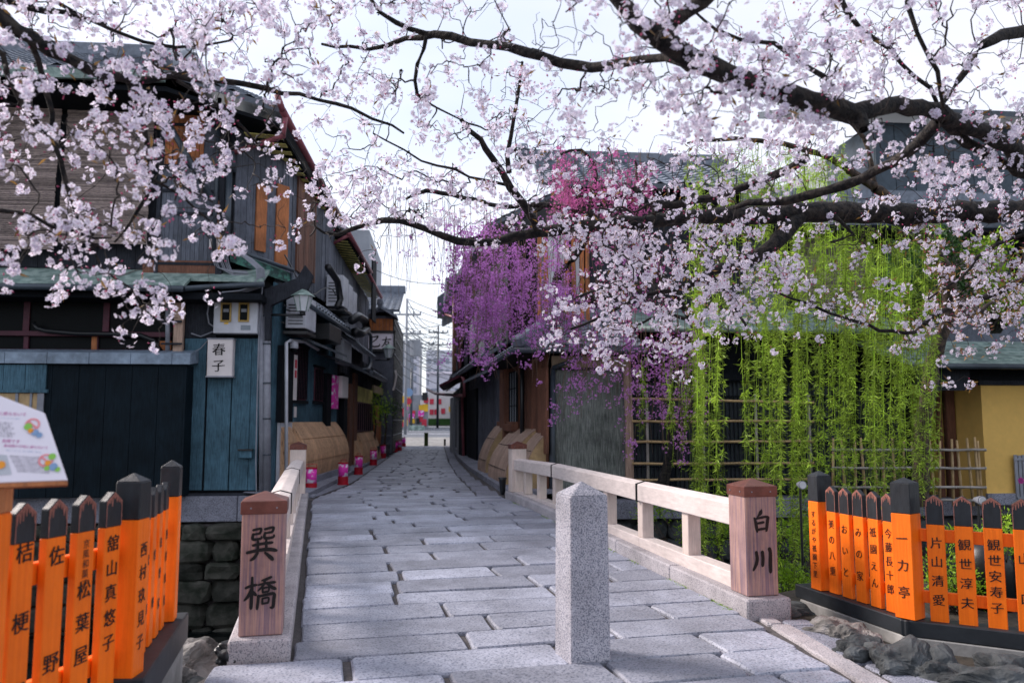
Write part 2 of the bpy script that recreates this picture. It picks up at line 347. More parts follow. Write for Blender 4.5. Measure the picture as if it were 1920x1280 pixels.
class Wall:      # vertical wall measured in the photo
    def __init__(s, a, b, out): s.a = Vector(a); s.b = Vector(b); s.u = (s.b-s.a).normalized(); s.n = Vector(out).normalized()
    def p(s, px, py): return PW(px, py, s.a, s.b)
    def U(s, px): q = s.p(px, 700); return Vector((q.x, q.y))
    def rect(s, mb, x0, y0, x1, y1, d0=0, d1=.04, mi=0):
        a = s.U(x0); b = s.U(x1); xm = (x0+x1)/2; wallbox(mb, a, b, s.p(xm, y1).z, s.p(xm, y0).z, d0, d1, s.n, mi); return s
    def c3(s, px, py, d=0): q = s.p(px, py); return Vector((q.x+s.n.x*d, q.y+s.n.y*d, q.z))
def tiles(mb, e0, e1, r1, r0, tw=.26, rh=.24, amp=.035, mi=0):
    e0, e1, r1, r0 = map(Vector, (e0, e1, r1, r0)); nu = max(2, int((e1-e0).length/tw)); nv = max(2, int((r0-e0).length/rh))
    N = (e1-e0).cross(r0-e0).normalized()
    if N.z < 0: N = -N
    k = 6; vs = []; fs = []; W = nu*k+1
    for j in range(nv):
        for t, lift in ((j/nv, .0), ((j+1)/nv, -.028)):
            for i in range(W):
                s = i/(W-1); p = (e0.lerp(e1, s)).lerp(r0.lerp(r1, s), t); ph = (i % k)/k
                h = amp*(math.cos(ph*2*math.pi)*.5+.5)**1.5
                vs.append(p+N*(h+.03+lift))
    for j in range(nv):
        b = j*2*W
        for i in range(W-1):
            fs.append((b+i, b+i+1, b+W+i+1, b+W+i))
            if j < nv-1: fs.append((b+W+i, b+W+i+1, b+2*W+i+1, b+2*W+i))
    mb.add(vs, fs, mi); b = len(mb.v)
    q = [e0-N*.06, e1-N*.06, r1-N*.06, r0-N*.06, e0+N*.028, e1+N*.028, r1, r0]; mb.hexa(q, mi)
def rockmesh(mb, c, s, seed, sub=3, rough=.35, flat=.0, mi=0, rot=0):
    bm = bmesh.new(); bmesh.ops.create_icosphere(bm, subdivisions=sub, radius=1); o = Vector((seed*7.3, seed*3.1, seed*1.7)); vs = []
    cr, sr = math.cos(rot), math.sin(rot)
    for v in bm.verts:
        p = v.co.copy(); p = Vector([math.copysign(abs(x)**.55, x) for x in p]); h = noise.noise(p*1.1+o)*rough+(noise.voronoi(p*1.5+o)[0][0]-.3)*rough*.55+noise.noise(p*4+o)*rough*.2-abs(noise.noise(p*8+o))*rough*.18
        p = p*(1+h); x, y, z = p.x*s[0], p.y*s[1], p.z*s[2]
        vs.append((c[0]+x*cr-y*sr, c[1]+x*sr+y*cr, c[2]+z))
    mb.add(vs, [tuple(v.index for v in f.verts) for f in bm.faces], mi); bm.free()
# ---------------- ground, water, banks ----------------
def zp(Y): t = min(1, max(0, (Y-5)/6.5)); return .08*t*t*(3-2*t)
edge_near = [(-300, 3.9), (-1.38, 4.0), (-1.2, 4.42), (-1.0, 4.85), (2.3, 5.6), (2.5, 6.2), (3.2, 6.6), (300, 7.2)]
mb = MB(); n = len(edge_near)
mb.add([(x, -60, -.07) for x, y in edge_near]+[(x, y, -.07) for x, y in edge_near], [(i, i+1, n+i+1, n+i) for i in range(n-1)])
mb.add([(-300, 13.32, -.07), (-3, 13.32, -.07), (9, 13.32, -.07), (300, 13.32, -.07), (300, 600, -.07), (9, 600, -.07), (-3, 600, -.07), (-300, 600, -.07)], [(0, 1, 6, 7), (1, 2, 5, 6), (2, 3, 4, 5)])
struct(mb.build('ground', 'soil', origin=(0, 0, 0)))
mb = MB(); mb.add([(-300, 3, -1.95), (300, 3, -1.95), (300, 14, -1.95), (-300, 14, -1.95)], [(0, 1, 2, 3)]); struct(mb.build('river_water', 'water', origin=(0, 9, -1.95)))
mb = MB(); mb.add([(-300, 2, -2.3), (300, 2, -2.3), (300, 16, -2.3), (-300, 16, -2.3)], [(0, 1, 2, 3)]); struct(mb.build('river_bed', 'soil', origin=(0, 9, -2.3)))
# near bank wall
mb = MB(); mb.add([(x, y-.02, -.075) for x, y in edge_near]+[(x, y, -2.4) for x, y in edge_near], [(i, i+1, n+i+1, n+i) for i in range(n-1)])
t = thing('embankment_wall', 'dark embankment wall under the near edge of the plaza', 'wall', (0, 5, -1)); mb.build('face', 'rock_dark', t)
# far bank stone walls
def bankwall(label, x0, x1, y, ztop, seed, mat='rock_dark'):
    t = thing('stone_embankment', label, 'stone wall', (x0, y, -2.2)); b = MB(); b.box(x0, x1, y+.05, y+.6, -2.4, ztop-.02); b.build('backing', 'mortar', t)
    s = MB(); rr = random.Random(seed); z = -2.2; k = 0
    while z < ztop-.08:
        h = rr.uniform(.26, .42); h = min(h, ztop-z); x = x0
        while x < x1:
            wd = rr.uniform(.35, .75); k += 1
            rockmesh(s, (x+wd/2, y+.04+rr.uniform(-.05, .05), z+h/2), (wd*.5, .2, h*.5), seed+k*.37, 2, .28); x += wd*.97
        z += h*.93
    s.build('stones', mat, t, smooth=False); return t
bankwall('dark mossy stone embankment below the blue boarded wall', -9.2, -1.6, 13.2, -.32, 3)
bankwall('stone embankment behind the hanging willow strands', 1.0, 14.5, 13.15, -.3, 91, 'rock')
t = thing('foundation_course', 'speckled granite footing course under the blue boards', 'wall', (-4, 13.3, -.3))
b = MB()
for i in range(6): b.box(-9.2+i*1.2, -8.01+i*1.2, 13.22+random.uniform(0, .01), 13.5, -.3, .1)
b.box(-2.0, -1.6, 13.22, 13.5, -.3, .02); b.build('blocks', 'granite_dark', t, bevel=.01)
t = thing('coping_course', 'flat grey stone coping under the bamboo railings by the willow', 'wall', (4, 13.1, -.3)); b = MB(); x = 1.4
while x < 14: wd = random.uniform(.7, 1.3); b.box(x, x+wd-.015, 12.95, 13.6, -.3, .0+random.uniform(-.01, .01)); x += wd
b.build('blocks', 'granite_dark', t, bevel=.012)
# paving
bd = Vector((-.145, .9894)); bp = Vector((.9894, .145)); BO = Vector((.6, 4.6))
def toF(P, O, s, p): d = Vector(P)-O; return d.dot(s), d.dot(p)
def interp(tab, s):
    if s <= tab[0][0]: return tab[0][1]
    for (a, b), (c, d) in zip(tab, tab[1:]):
        if s <= c: return b+(d-b)*(s-a)/(c-a)
    return tab[-1][1]
def pave(mb, O, sd, pd, left, right, s0, s1, rh, ln, jo=.014, je=.035, seed=1, zf=zp, th=.05):
    rr = random.Random(seed); Lt = sorted(toF(P, O, sd, pd) for P in left); Rt = sorted(toF(P, O, sd, pd) for P in right); s = s0; bed = []
    while s < s1:
        h = rr.uniform(*rh); h = min(h, s1-s) if s1-s > .1 else .1; p = interp(Lt, s+h/2)+rr.uniform(-.02, .02); pe = interp(Rt, s+h/2)
        while p < pe-.03:
            L = rr.uniform(*ln); q = p+L
            if q > pe-.28: q = pe
            J = lambda a: rr.uniform(-a, a)
            c = [(s+jo/2+J(.007), p+je/2+J(.012)), (s+jo/2+J(.007), q-je/2+J(.012)), (s+h-jo/2+J(.007), q-je/2+J(.012)), (s+h-jo/2+J(.007), p+je/2+J(.012))]
            dz = rr.uniform(-.004, .005); tl = rr.uniform(-.004, .004); cs = sum(a for a, b in c)/4; cp = sum(b for a, b in c)/4
            # rounded polygon with subdivided wobbly edges
            ring = []
            for i in range(4):
                a, b2 = c[i], c[(i+1) % 4]; el = math.hypot(b2[0]-a[0], b2[1]-a[1]); m = max(2, int(el/.14))
                for k in range(m):
                    t_ = (k+.0)/m; 
                    if k == 0:      # round the corner with two points
                        pa = c[i-1]; e2 = math.hypot(pa[0]-a[0], pa[1]-a[1]); r_ = .02
                        ring.append((a[0]+(pa[0]-a[0])/e2*r_, a[1]+(pa[1]-a[1])/e2*r_)); ring.append((a[0]+(b2[0]-a[0])/el*r_, a[1]+(b2[1]-a[1])/el*r_))
                    else: ring.append((a[0]+(b2[0]-a[0])*t_+J(.005), a[1]+(b2[1]-a[1])*t_+J(.005)))
            vs = []; m = len(ring)
            for kk, (sc, dzz) in enumerate(((0, -th), (0, -.012), (.010, 0))):
                for a, b2 in ring:
                    dd = math.hypot(a-cs, b2-cp); a2 = a+(cs-a)/dd*sc; b3 = b2+(cp-b2)/dd*sc
                    w_ = O+sd*a2+pd*b3; vs.append((w_.x, w_.y, zf(w_.y)+dz+tl*(b2-cp)/max(.3, L)*2+dzz))
            fs = [(i, (i+1) % m, m+(i+1) % m, m+i) for i in range(m)]+[(m+i, m+(i+1) % m, 2*m+(i+1) % m, 2*m+i) for i in range(m)]+[tuple(range(2*m, 3*m))]
            mb.add(vs, fs); p = q
        s += h
    return mb
mb = MB()
BL = [(-2.4, 0), (-1.35, 3.2), (-1.24, 3.9), (-1.2, 4.45), (-.80, 4.66), (-1.98, 12.75)]; BR = [(2.35, 0), (2.1, 3.0), (2.06, 5.38), (1.05, 12.75)]
pave(mb, BO, bd, bp, BL, BR, -3.6, -.62, (.42, .5), (.75, 1.15), .018, .038, 5)
pave(mb, BO, bd, bp, BL[3:], BR, -.62, 8.35, (.36, .44), (.6, 1.25), .016, .036, 11)
struct(mb.build('bridge_paving', 'granite', origin=(0, 4, 0)))
mb = MB(); SL = [(-2.0, 12), (-1.98, 12.8), (-1.7, 16), (-1.7, 29), (-1.62, 39)]; SR = [(.75, 12), (.64, 13), (.4, 18), (.28, 24), (.2, 39)]
pave(mb, Vector((0, 0)), Vector((0, 1)), Vector((1, 0)), SL, SR, 12.7, 38.8, (.3, .42), (.4, .95), .03, .055, 21)
struct(mb.build('street_paving', 'granite', origin=(0, 20, 0)))
mb = MB(); R2 = [(1.1, 12), (1.0, 13), (.7, 18), (.55, 24), (.48, 39)]
pave(mb, Vector((0, 0)), Vector((0, 1)), Vector((1, 0)), SR, R2, 12.7, 38.8, (1.0, 1.4), (5, 6), .012, .012, 22)
struct(mb.build('street_edging_strip', 'granite_dark', origin=(0, 20, 0)))
def strip(name, mat, L, Rr, zf, ys, z):
    mb = MB(); vs = []; 
    for y in ys: vs += [(interp([(b, a) for a, b in L], y), y, zf(y)+z), (interp([(b, a) for a, b in Rr], y), y, zf(y)+z)]
    mb.add(vs, [(2*i, 2*i+1, 2*i+3, 2*i+2) for i in range(len(ys)-1)]); return struct(mb.build(name, mat, origin=(0, ys[0], 0)))
strip('plaza_bed', 'mortar', [(-3, -1), (-1.6, 3), (-1.25, 4.3), (-1.1, 4.7)], [(3, -1), (2.9, 4), (2.4, 5.5)], zp, [-1, 1, 2, 3, 4, 4.7], -.028)
strip('bridge_bed', 'mortar', [(-1.15, 4.7), (-2.1, 12.7)], [(2.2, 4.7), (2.15, 5.5), (1.1, 12.7)], zp, [4.7+i*.5 for i in range(17)], -.026)
strip('street_bed', 'mortar', [(-3.0, 12.7), (-2.6, 39)], [(1.7, 12.7), (1.2, 39)], zp, [12.7, 20, 30, 39], -.02)
strip('street_gutter', 'granite_dark', [(-2.15, 13.2), (-2.05, 16), (-1.95, 29), (-1.85, 39)], [(-2.0, 13.2), (-1.72, 16), (-1.72, 29), (-1.63, 39)], zp, [13.2+i*1.2 for i in range(22)], -.006)
# side border of the plaza on the right
mb = MB(); pave(mb, Vector((0, 0)), Vector((0, 1)), Vector((1, 0)), [(2.42, 0), (2.2, 3), (2.10, 5.3)], [(2.54, 0), (2.32, 3), (2.22, 5.3)], .5, 5.3, (1.1, 1.3), (5, 6), .01, .01, 31)
struct(mb.build('plaza_kerb_line', 'granite_fine', origin=(2, 4, 0)))
mb = MB(); pave(mb, Vector((0, 0)), Vector((0, 1)), Vector((1, 0)), [(2.55, 0), (2.33, 3), (2.23, 5.3)], [(3.2, 0), (2.95, 3), (2.75, 4.2), (2.42, 5.25)], .5, 5.25, (.7, .9), (5, 6), .006, .006, 32, zf=lambda y: -.012)
struct(mb.build('plaza_side_strip', 'granite_dark', origin=(2.5, 4, 0)))
# far street, road and pavement
FZ = [(38.8, .05), (46, .35), (62, .66), (140, .93), (400, .93)]
def zfar(y): return interp(FZ, y)
strip('cross_street_pavement', 'concrete', [(-40, 38), (-40, 47)], [(40, 38), (40, 47)], zfar, [38.85, 42, 46], .0)
strip('road', 'asphalt', [(-60, 38), (-60, 500)], [(60, 38), (60, 500)], zfar, [46, 54, 62, 100, 140, 400], .004)
mb = MB()
for y0, y1 in ((51, 51.4), (61, 62), (57.0, 57.3)): mb.add([(-30, y0, zfar(y0)+.010), (30, y0, zfar(y0)+.010), (30, y1, zfar(y1)+.010), (-30, y1, zfar(y1)+.010)], [(0, 1, 2, 3)])
struct(mb.build('road_marking', 'far_pale', origin=(0, 50, 0)))
# ---------------- bridge: stone deck, kerbs, wooden railings ----------------
t = thing('stone_bridge', 'short stone bridge with granite kerbs under the two wooden railings', 'bridge', (0, 8.8, -.5))
Lc = (Vector((-1.0, 4.78)), Vector((-2.17, 12.62))); Rc = (Vector((2.185, 5.50)), Vector((1.22, 12.62)))
b = MB()
P = [(Lc[0].x-.1, 4.7), (Rc[0].x+.15, 5.5), (Rc[1].x+.15, 12.9), (Lc[1].x-.15, 12.9)]
b.hexa([(x, y, -.55) for x, y in P]+[(x, y, -.03) for x, y in P]); b.build('deck', 'concrete', t)
for cl, sgn in ((Lc, -1), (Rc, 1)):
    d = (cl[1]-cl[0]); L = d.length; u = d/L; nn = Vector((u.y, -u.x)); k = MB(); m = 6
    off = 0.005
    for i in range(m):
        s0, s1 = -.2+(L+.36)*i/m+.003, -.2+(L+.36)*(i+1)/m-.003; P = []
        for z in (0, 1):
            for s_, w_ in ((s0, -.165), (s1, -.165), (s1, .165), (s0, .165)):
                q = cl[0]+u*s_+nn*w_; P.append((q.x, q.y, (-.5 if z == 0 else .11+zp(q.y)*1.0)))
        k.hexa(P)
    k.build('kerb', 'granite_fine', t, bevel=.012)
S_BAI = [[(52, 2, 3), (48, 14, 13), (38, 26, 7), (30, 34, 3)], [(18, 36, 6), (23, 52, 10), (27, 74, 11), (30, 92, 8)], [(22, 40, 6), (48, 35, 8), (72, 32, 8), (82, 37, 12)], [(80, 38, 11), (76, 60, 11), (72, 86, 9), (68, 90, 5)], [(34, 58, 7), (60, 54, 9)], [(32, 84, 8), (52, 81, 8), (70, 79, 6)]]
S_KAWA = [[(22, 14, 11), (25, 40, 12), (20, 62, 12), (6, 88, 8)], [(50, 14, 12), (52, 40, 12), (50, 66, 11), (48, 72, 8)], [(84, 2, 13), (88, 20, 12), (86, 60, 13), (86, 95, 11), (86, 102, 5)]]
S_SON = [[(24, 8, 6), (44, 4, 6), (46, 10, 6), (42, 19, 6)], [(24, 21, 5), (44, 18, 6)], [(24, 20, 6), (22, 32, 7), (28, 36, 7), (46, 33, 6), (48, 27, 4)],
         [(58, 6, 6), (80, 1, 6), (82, 7, 6), (77, 16, 6)], [(58, 18, 5), (78, 15, 6)], [(58, 17, 6), (56, 29, 7), (62, 33, 7), (82, 30, 6), (84, 23, 4)],
         [(24, 53, 6), (50, 49, 7), (80, 46, 7)], [(38, 42, 6), (38, 68, 7)], [(62, 40, 6), (63, 66, 7)], [(8, 74, 7), (40, 68, 8), (70, 66, 9), (92, 70, 8)], [(38, 76, 6), (28, 90, 8), (18, 97, 5)], [(60, 76, 6), (74, 88, 9), (82, 96, 9)]]
S_HASHI = [[(6, 34, 6), (22, 28, 7), (38, 26, 6)], [(24, 4, 6), (24, 40, 8), (23, 90, 8), (22, 98, 5)], [(24, 34, 6), (14, 58, 8), (2, 72, 4)], [(26, 46, 7), (36, 56, 8)],
           [(80, 4, 6), (66, 10, 7), (52, 14, 4)], [(44, 26, 5), (66, 22, 6), (92, 20, 7)], [(62, 14, 6), (56, 30, 6), (42, 44, 4)], [(70, 24, 6), (82, 34, 8), (94, 40, 8)],
           [(56, 38, 5), (56, 50, 5)], [(56, 37, 5), (74, 35, 5), (73, 47, 5)], [(57, 49, 5), (73, 47, 5)], [(44, 60, 7), (43, 76, 7), (41, 98, 7)], [(44, 61, 6), (70, 56, 7), (90, 55, 8), (90, 72, 8), (88, 94, 8), (80, 96, 5)],
           [(56, 68, 5), (56, 84, 6)], [(56, 68, 5), (74, 66, 5), (73, 82, 5)], [(57, 83, 5), (73, 81, 5)]]
def railing(cl, side, label, chars):
    d = (cl[1]-cl[0]); L = d.length; u = d/L; nn = Vector((u.y, -u.x))     # nn points to +X
    t = thing('bridge_railing', label, 'railing', (cl[0].x, cl[0].y, .1), 'wooden railings of the bridge')
    def pt(s, w_, z): q = cl[0]+u*s+nn*w_; return Vector((q.x, q.y, z))
    for s_, hw in ((0, .118), (L, .118)):
        q = cl[0]+u*s_; zb = .112+zp(q.y)
        o = MB().obox(q, nn, u, hw, hw, zb, zb+.72).build('end_post', 'post_wood' if s_ == 0 else 'hinoki', t, bevel=.006)
        cp = MB().obox(q, nn, u, hw+.008, hw+.008, zb+.665, zb+.735); cp.pyr(q, nn, u, hw+.008, hw+.008, zb+.7355, zb+.785); cp.build('copper_cap', 'copper', o, bevel=.003)
        nl = MB()
        for a in (-.07, .07):
            for ax, ay in ((nn, u), (u, nn)):
                c = q+ax*a-ay*(hw+.010); nl.obox(c, ax, ay, .004, .003, zb+.695, zb+.703)
        nl.build('nail', 'zinc', o)
        if s_ == 0:
            tx = MB(); r3 = Vector((nn.x, nn.y, 0)); f = q-u*(hw+.0035)
            for st, zc, sz, dx in chars: brush(tx, st, (f.x+nn.x*dx, f.y+nn.y*dx, zb+zc), r3, (0, 0, 1), sz)
            tx.build('lettering', 'ink', o)
    zs = [(.118, .70), (2.0, .70), (4.9, .715), (7.0, .69), (L-.118, .68)]
    ztop = lambda s_: interp(zs, s_)+.02
    j = [.118, 1.95, 4.9, L-.118]
    for a, b_ in zip(j, j[1:]):
        # top rail with shallow ridge
        P = []; mbr = MB()
        for s_ in (a, b_):
            z = ztop(s_); 
            for w_, dz in ((-.085, -.165), (.085, -.165), (.085, -.012), (0, .012), (-.085, -.012)): P.append(pt(s_, w_, z+dz))
        mbr.add(P, [(4, 3, 2, 1, 0), (5, 6, 7, 8, 9)]+[(i, (i+1) % 5, 5+(i+1) % 5, 5+i) for i in range(5)]); mbr.build('top_rail', 'hinoki_rail', t, bevel=.006)
        mbr = MB(); P = []
        for s_ in (a, b_):
            z = ztop(s_)-.50
            for w_, dz in ((-.07, -.13), (.07, -.13), (.07, 0), (-.07, 0)): P.append(pt(s_, w_, z+dz))
        mbr.add(P, [(3, 2, 1, 0), (4, 5, 6, 7)]+[(i, (i+1) % 4, 4+(i+1) % 4, 4+i) for i in range(4)]); mbr.build('lower_rail', 'hinoki_rail', t, bevel=.006)
    for s_ in j[1:-1]:
        z = ztop(s_); bnd = MB(); P = []
        for ds in (-.016, .016):
            for w_, dz in ((-.092, -.171), (.092, -.171), (.092, -.008), (0, .018), (-.092, -.008)): P.append(pt(s_+ds, w_, z+dz))
        bnd.add(P, [(4, 3, 2, 1, 0), (5, 6, 7, 8, 9)]+[(i, (i+1) % 5, 5+(i+1) % 5, 5+i) for i in range(5)]); bnd.build('iron_band', 'iron', t)
    for s_ in (.98, 1.95, 2.92, 3.9, 4.9, 5.7, 6.5, 7.1):
        z = ztop(s_); q = cl[0]+u*s_; MB().obox(q, nn, u, .055, .06, z-.502, z-.163).build('baluster', 'hinoki', t, bevel=.005)
    for s_ in (.45, 1.25, 2.0, 2.8, 3.6, 4.4, 5.2, 6.0, 6.8, 7.4):
        q = cl[0]+u*s_; MB().obox(q, nn, u, .045, .11, .10+zp(q.y), ztop(s_)-.628).build('spacer_block', 'pale_board', t, bevel=.004)
    return t
railing(Lc, -1, 'wooden bridge railing on the river side, ending in a post with a box-like top character', [(S_SON, .50, .185, -.005), (S_HASHI, .235, .18, -.005)])
railing(Rc, 1, 'wooden bridge railing beside the granite bollard, running to the two-character post by the willow', [(S_BAI, .50, .165, .0), (S_KAWA, .235, .16, .0)])
# ---------------- granite bollard ----------------
q = Vector((.80, 4.52)); a = R(14); ax = Vector((math.cos(a), math.sin(a))); ay = Vector((-ax.y, ax.x)) 
t = thing('stone_bollard', 'square granite bollard with pyramid top in the middle of the bridge approach', 'bollard', (q.x, q.y, 0))
b = MB(); b.obox(q, ax, ay, .118, .118, -.04, .885, tx=.006, ty=.006); sh = b.build('shaft', 'granite_fine', t, bevel=.007)
mt['granite_bollard'] = M('granite_bollard', '#b4b2ba', .75, scale=125, col2='#6d707d', pos=(.40, .54), bump=.3, stain=.32); sh.data.materials[0] = mt['granite_bollard']
c = MB(); c.pyr(q, ax, ay, .111, .111, .8855, .96); c.build('pyramid_top', 'granite_bollard', t, bevel=.004)
# ---------------- orange shrine fences ----------------
CAPH = [.18, .22]
def picket(t, q, u, nn, zb, h, w_, th, text, inv=False, name='picket', worn=True, ts=.062):
    """q centre, u along the fence, nn facing normal"""
    capz = zb+h-CAPH[0]; hw = w_/2
    def pr(mbx, pts, d0, d1):     # profile pts (along,z) extruded along nn
        k = len(pts); P = [(q.x+u.x*a_+nn.x*d, q.y+u.y*a_+nn.y*d, z) for d in (d0, d1) for a_, z in pts]
        mbx.add(P, [tuple(range(k-1, -1, -1)), tuple(range(k, 2*k))]+[(i, (i+1) % k, k+(i+1) % k, k+i) for i in range(k)])
    b = MB(); pr(b, [(-hw, zb), (hw, zb), (hw, capz), (-hw, capz)], -th/2, th/2); o = b.build(name, 'orange', t, bevel=.003)
    c = MB(); tz = zb+h; pr(c, [(-hw, capz), (hw, capz), (hw, tz-.035), (0, tz), (-hw, tz-.035)], -th/2, th/2); c.build('black_tip', 'cap_black', o, bevel=.003)
    if worn:
        c = MB(); f = th/2+.0015
        def fl(pts): c.add([(q.x+u.x*a_+nn.x*f, q.y+u.y*a_+nn.y*f, z) for a_, z in pts], [tuple(range(len(pts)))])
        fl([(-hw+.002, tz-.036), (0, tz-.002), (0, tz-.018), (-hw+.002, tz-.050)]); fl([(hw-.002, tz-.036), (0, tz-.002), (0, tz-.018), (hw-.002, tz-.050)])
        for i in range(7):
            a_ = -hw+.006+(w_-.012)*i/6; l_ = random.uniform(.008, .04); tt = tz-.012-abs(a_)/hw*.034; fl([(a_-.006, tt), (a_+.006, tt), (a_+.002, tt-l_), (a_-.002, tt-l_)])
        for e in (-1, 1): fl([(e*hw-e*.001, capz+.003), (e*hw-e*.005, capz+.003), (e*hw-e*.005, tz-.04), (e*hw-e*.001, tz-.038)])
        c.build('worn_edge', 'cap_worn', o)
    if text:
        x = MB(); f = th/2+.0025; cc = q+nn*f; r3 = Vector((u.x, u.y, 0)); 
        if r3.cross(Vector((0, 0, 1))).dot(Vector((nn.x, nn.y, 0))) < 0: r3 = -r3
        s_, z0, z1, sz = text; vtext(x, s_, (cc.x, cc.y, zb+z0), (cc.x, cc.y, zb+z1), r3, sz, .0009 if sz > .04 else 0)
        x.build('lettering', 'ink_brown' if inv else 'ink', o)
    return o
def fpost(t, q, u, nn, zb, h, hw, text=None, inv=False):
    capz = zb+h-CAPH[1]; o = MB().obox(q, u, nn, hw, hw, zb, capz).build('post', 'orange', t, bevel=.004)
    c = MB().obox(q, u, nn, hw, hw, capz+.0005, zb+h-.035); c.build('black_tip', 'cap_black', o, bevel=.004)
    MB().pyr(q, u, nn, hw, hw, zb+h-.0345, zb+h).build('pointed_top', 'cap_black', o, bevel=.003)
    if text:
        x = MB(); cc = q+nn*(hw+.002); r3 = Vector((u.x, u.y, 0))
        if r3.cross(Vector((0, 0, 1))).dot(Vector((nn.x, nn.y, 0))) < 0: r3 = -r3
        s_, z0, z1, sz = text; vtext(x, s_, (cc.x, cc.y, zb+z0), (cc.x, cc.y, zb+z1), r3, sz, .0009 if sz > .04 else 0); x.build('lettering', 'ink_brown' if inv else 'ink', o)
def beamline(t, pts, z0, z1, wd, mat='beam_black', name='base_beam'):
    for a, b_ in zip(pts, pts[1:]):
        u = (Vector(b_)-Vector(a)).normalized(); nn = Vector((-u.y, u.x)); L = (Vector(b_)-Vector(a)).length; c = (Vector(a)+Vector(b_))/2
        MB().obox(c, u, nn, L/2+wd*.35, wd/2, z0, z1).build(name, mat, t, bevel=.006)
# right fence
t = thing('shrine_fence', 'orange picket fence on a black beam beside the willow and azaleas', 'fence', (2.85, 4.75, .1), 'orange picket fences at the bridge approach')
A = Vector((2.74, 5.62)); B_ = Vector((2.88, 4.78)); th_ = R(36); u2 = Vector((math.cos(th_), -math.sin(th_))); n2 = Vector((-u2.y, u2.x))*-1
u1 = (B_-A).normalized(); n1 = Vector((u1.y, -u1.x)); n1 = n1 if n1.x < 0 else -n1
zb = .10; C_ = B_+u2*2.2
fpost(t, A, u1, n1, zb, .84, .058, ('するがや祇園下里', .56, .08, .05), True)
for i, s in enumerate(('美の八重', 'おいと', 'みの家', '祇園えん', '今藤長十郎')):
    k = (A-B_).length*(i+1)/6; picket(t, A+u1*k, u1, n1, zb-.0, .74, .10, .032, (s, .53, .10, .066), True)
um = (u1+u2).normalized(); nm = Vector((um.y, -um.x)); nm = nm if nm.y < 0 else -nm
fpost(t, B_, um, nm, zb, .85, .062, ('一力亭', .56, .08, .075), True)
for i, s in enumerate(('片山清愛', '観世淳夫', '観世安寿子', '山口', None, None, None, None, None, None, None)):
    picket(t, B_+u2*(.16+.150*i), u2, n2, zb-.01, .76, .098, .034, (s, .53, .08, .07) if s else None)
for p_, q_, nx in ((A, B_, n1), (B_, C_, n2)):
    for zc, hh in ((zb+.50, .075), (zb+.13, .07)):
        a_ = p_-nx*.036; b_ = q_-nx*.036; MB().bar((a_.x, a_.y, zc), (b_.x, b_.y, zc), .036, hh).build('rail', 'orange', t, bevel=.003)
beamline(t, [A-u1*.18, B_, C_], .004, zb-.002, .15)
o1 = n1*.02; beamline(t, [A-u1*.12+n1*.01, B_+n2*.01, C_+n2*.01], -.6, .002, .14, 'concrete', 'concrete_footing')
# left fence
CAPH[:] = [.135, .185]
t = thing('shrine_fence', 'orange picket fence beside the warning board, seen from its far corner post', 'fence', (-1.3, 3.4, .3), 'orange picket fences at the bridge approach')
K = PY(236, 1240, 3.4); K = Vector((K.x, K.y)); K2 = PY(311, 1150, 4.27); K2 = Vector((K2.x, K2.y)); uL = (K-K2).normalized(); nL = Vector((-uL.y, uL.x)); nL = nL if nL.x > 0 else -nL
u3 = Vector((-.30, -.954)).normalized(); n3 = Vector((u3.y, -u3.x)); n3 = n3 if n3.x > 0 else -n3; zb = .30
fpost(t, K2, uL, nL, zb, .80, .046)
for i in range(5): picket(t, K2+uL*(.02+(K-K2).length*(i+1)/6), uL, nL, zb, .70, .078, .028, (('西村玖見', '佐野家', '桔梗', '松葉', '山真')[i], .50, .08, .05), worn=False)
um = (uL+u3).normalized(); nm = Vector((um.y, -um.x)); nm = nm if nm.x > 0 else -nm
fpost(t, K, um, nm, zb-.02, .81, .050, ('西村玖見子', .55, .10, .062))
TX = [('舘山真悠子', .575, .11, .066), ('松葉屋', .44, .09, .070), ('佐野', .71, -.02, .072), ('桔梗家', .675, -.01, .072), None, None, None, None]
for i in range(8):
    q = K+u3*(.13+.142*i); o = picket(t, q, u3, n3, zb-.07, .795, .088, .034, TX[i] and (TX[i][0], TX[i][1]+.07, TX[i][2]+.07, TX[i][3]))
    if i == 1:
        x = MB(); cc = q+n3*.0200; r3 = Vector((-u3.x, -u3.y, 0)); r3 = r3 if r3.cross(Vector((0, 0, 1))).dot(Vector((n3.x, n3.y, 0))) > 0 else -r3
        vtext(x, '京風和菓子', (cc.x, cc.y, zb+.565), (cc.x, cc.y, zb+.385), r3, .034); x.build('lettering', 'ink', o)
Q = K+u3*1.6
for p_, q_, nx in ((K2, K, nL), (K, Q, n3)):
    for zc, hh in ((zb+.47, .075), (zb+.07, .07)):
        a_ = p_-nx*.04; b_ = q_-nx*.04; MB().bar((a_.x, a_.y, zc), (b_.x, b_.y, zc), .036, hh).build('rail', 'orange', t, bevel=.003)
MB().obox((K+K2)/2-uL*.05, uL, nL, (K-K2).length/2+.12, .085, zb-.14, zb-.002).build('base_beam', 'beam_black', t, bevel=.006)
MB().obox((K+Q)/2+u3*.05, u3, n3, (K-Q).length/2+.0, .085, zb-.20, zb-.072).build('base_beam', 'beam_black', t, bevel=.006)
MB().obox((K+K2)/2-uL*.02-nL*.02, uL, nL, (K-K2).length/2+.05, .10, -2, zb-.142).build('concrete_footing', 'concrete', t, bevel=.01)
MB().obox((K+Q)/2-n3*.02, u3, n3, (K-Q).length/2-.05, .10, -.6, zb-.202).build('concrete_footing', 'concrete', t, bevel=.01)
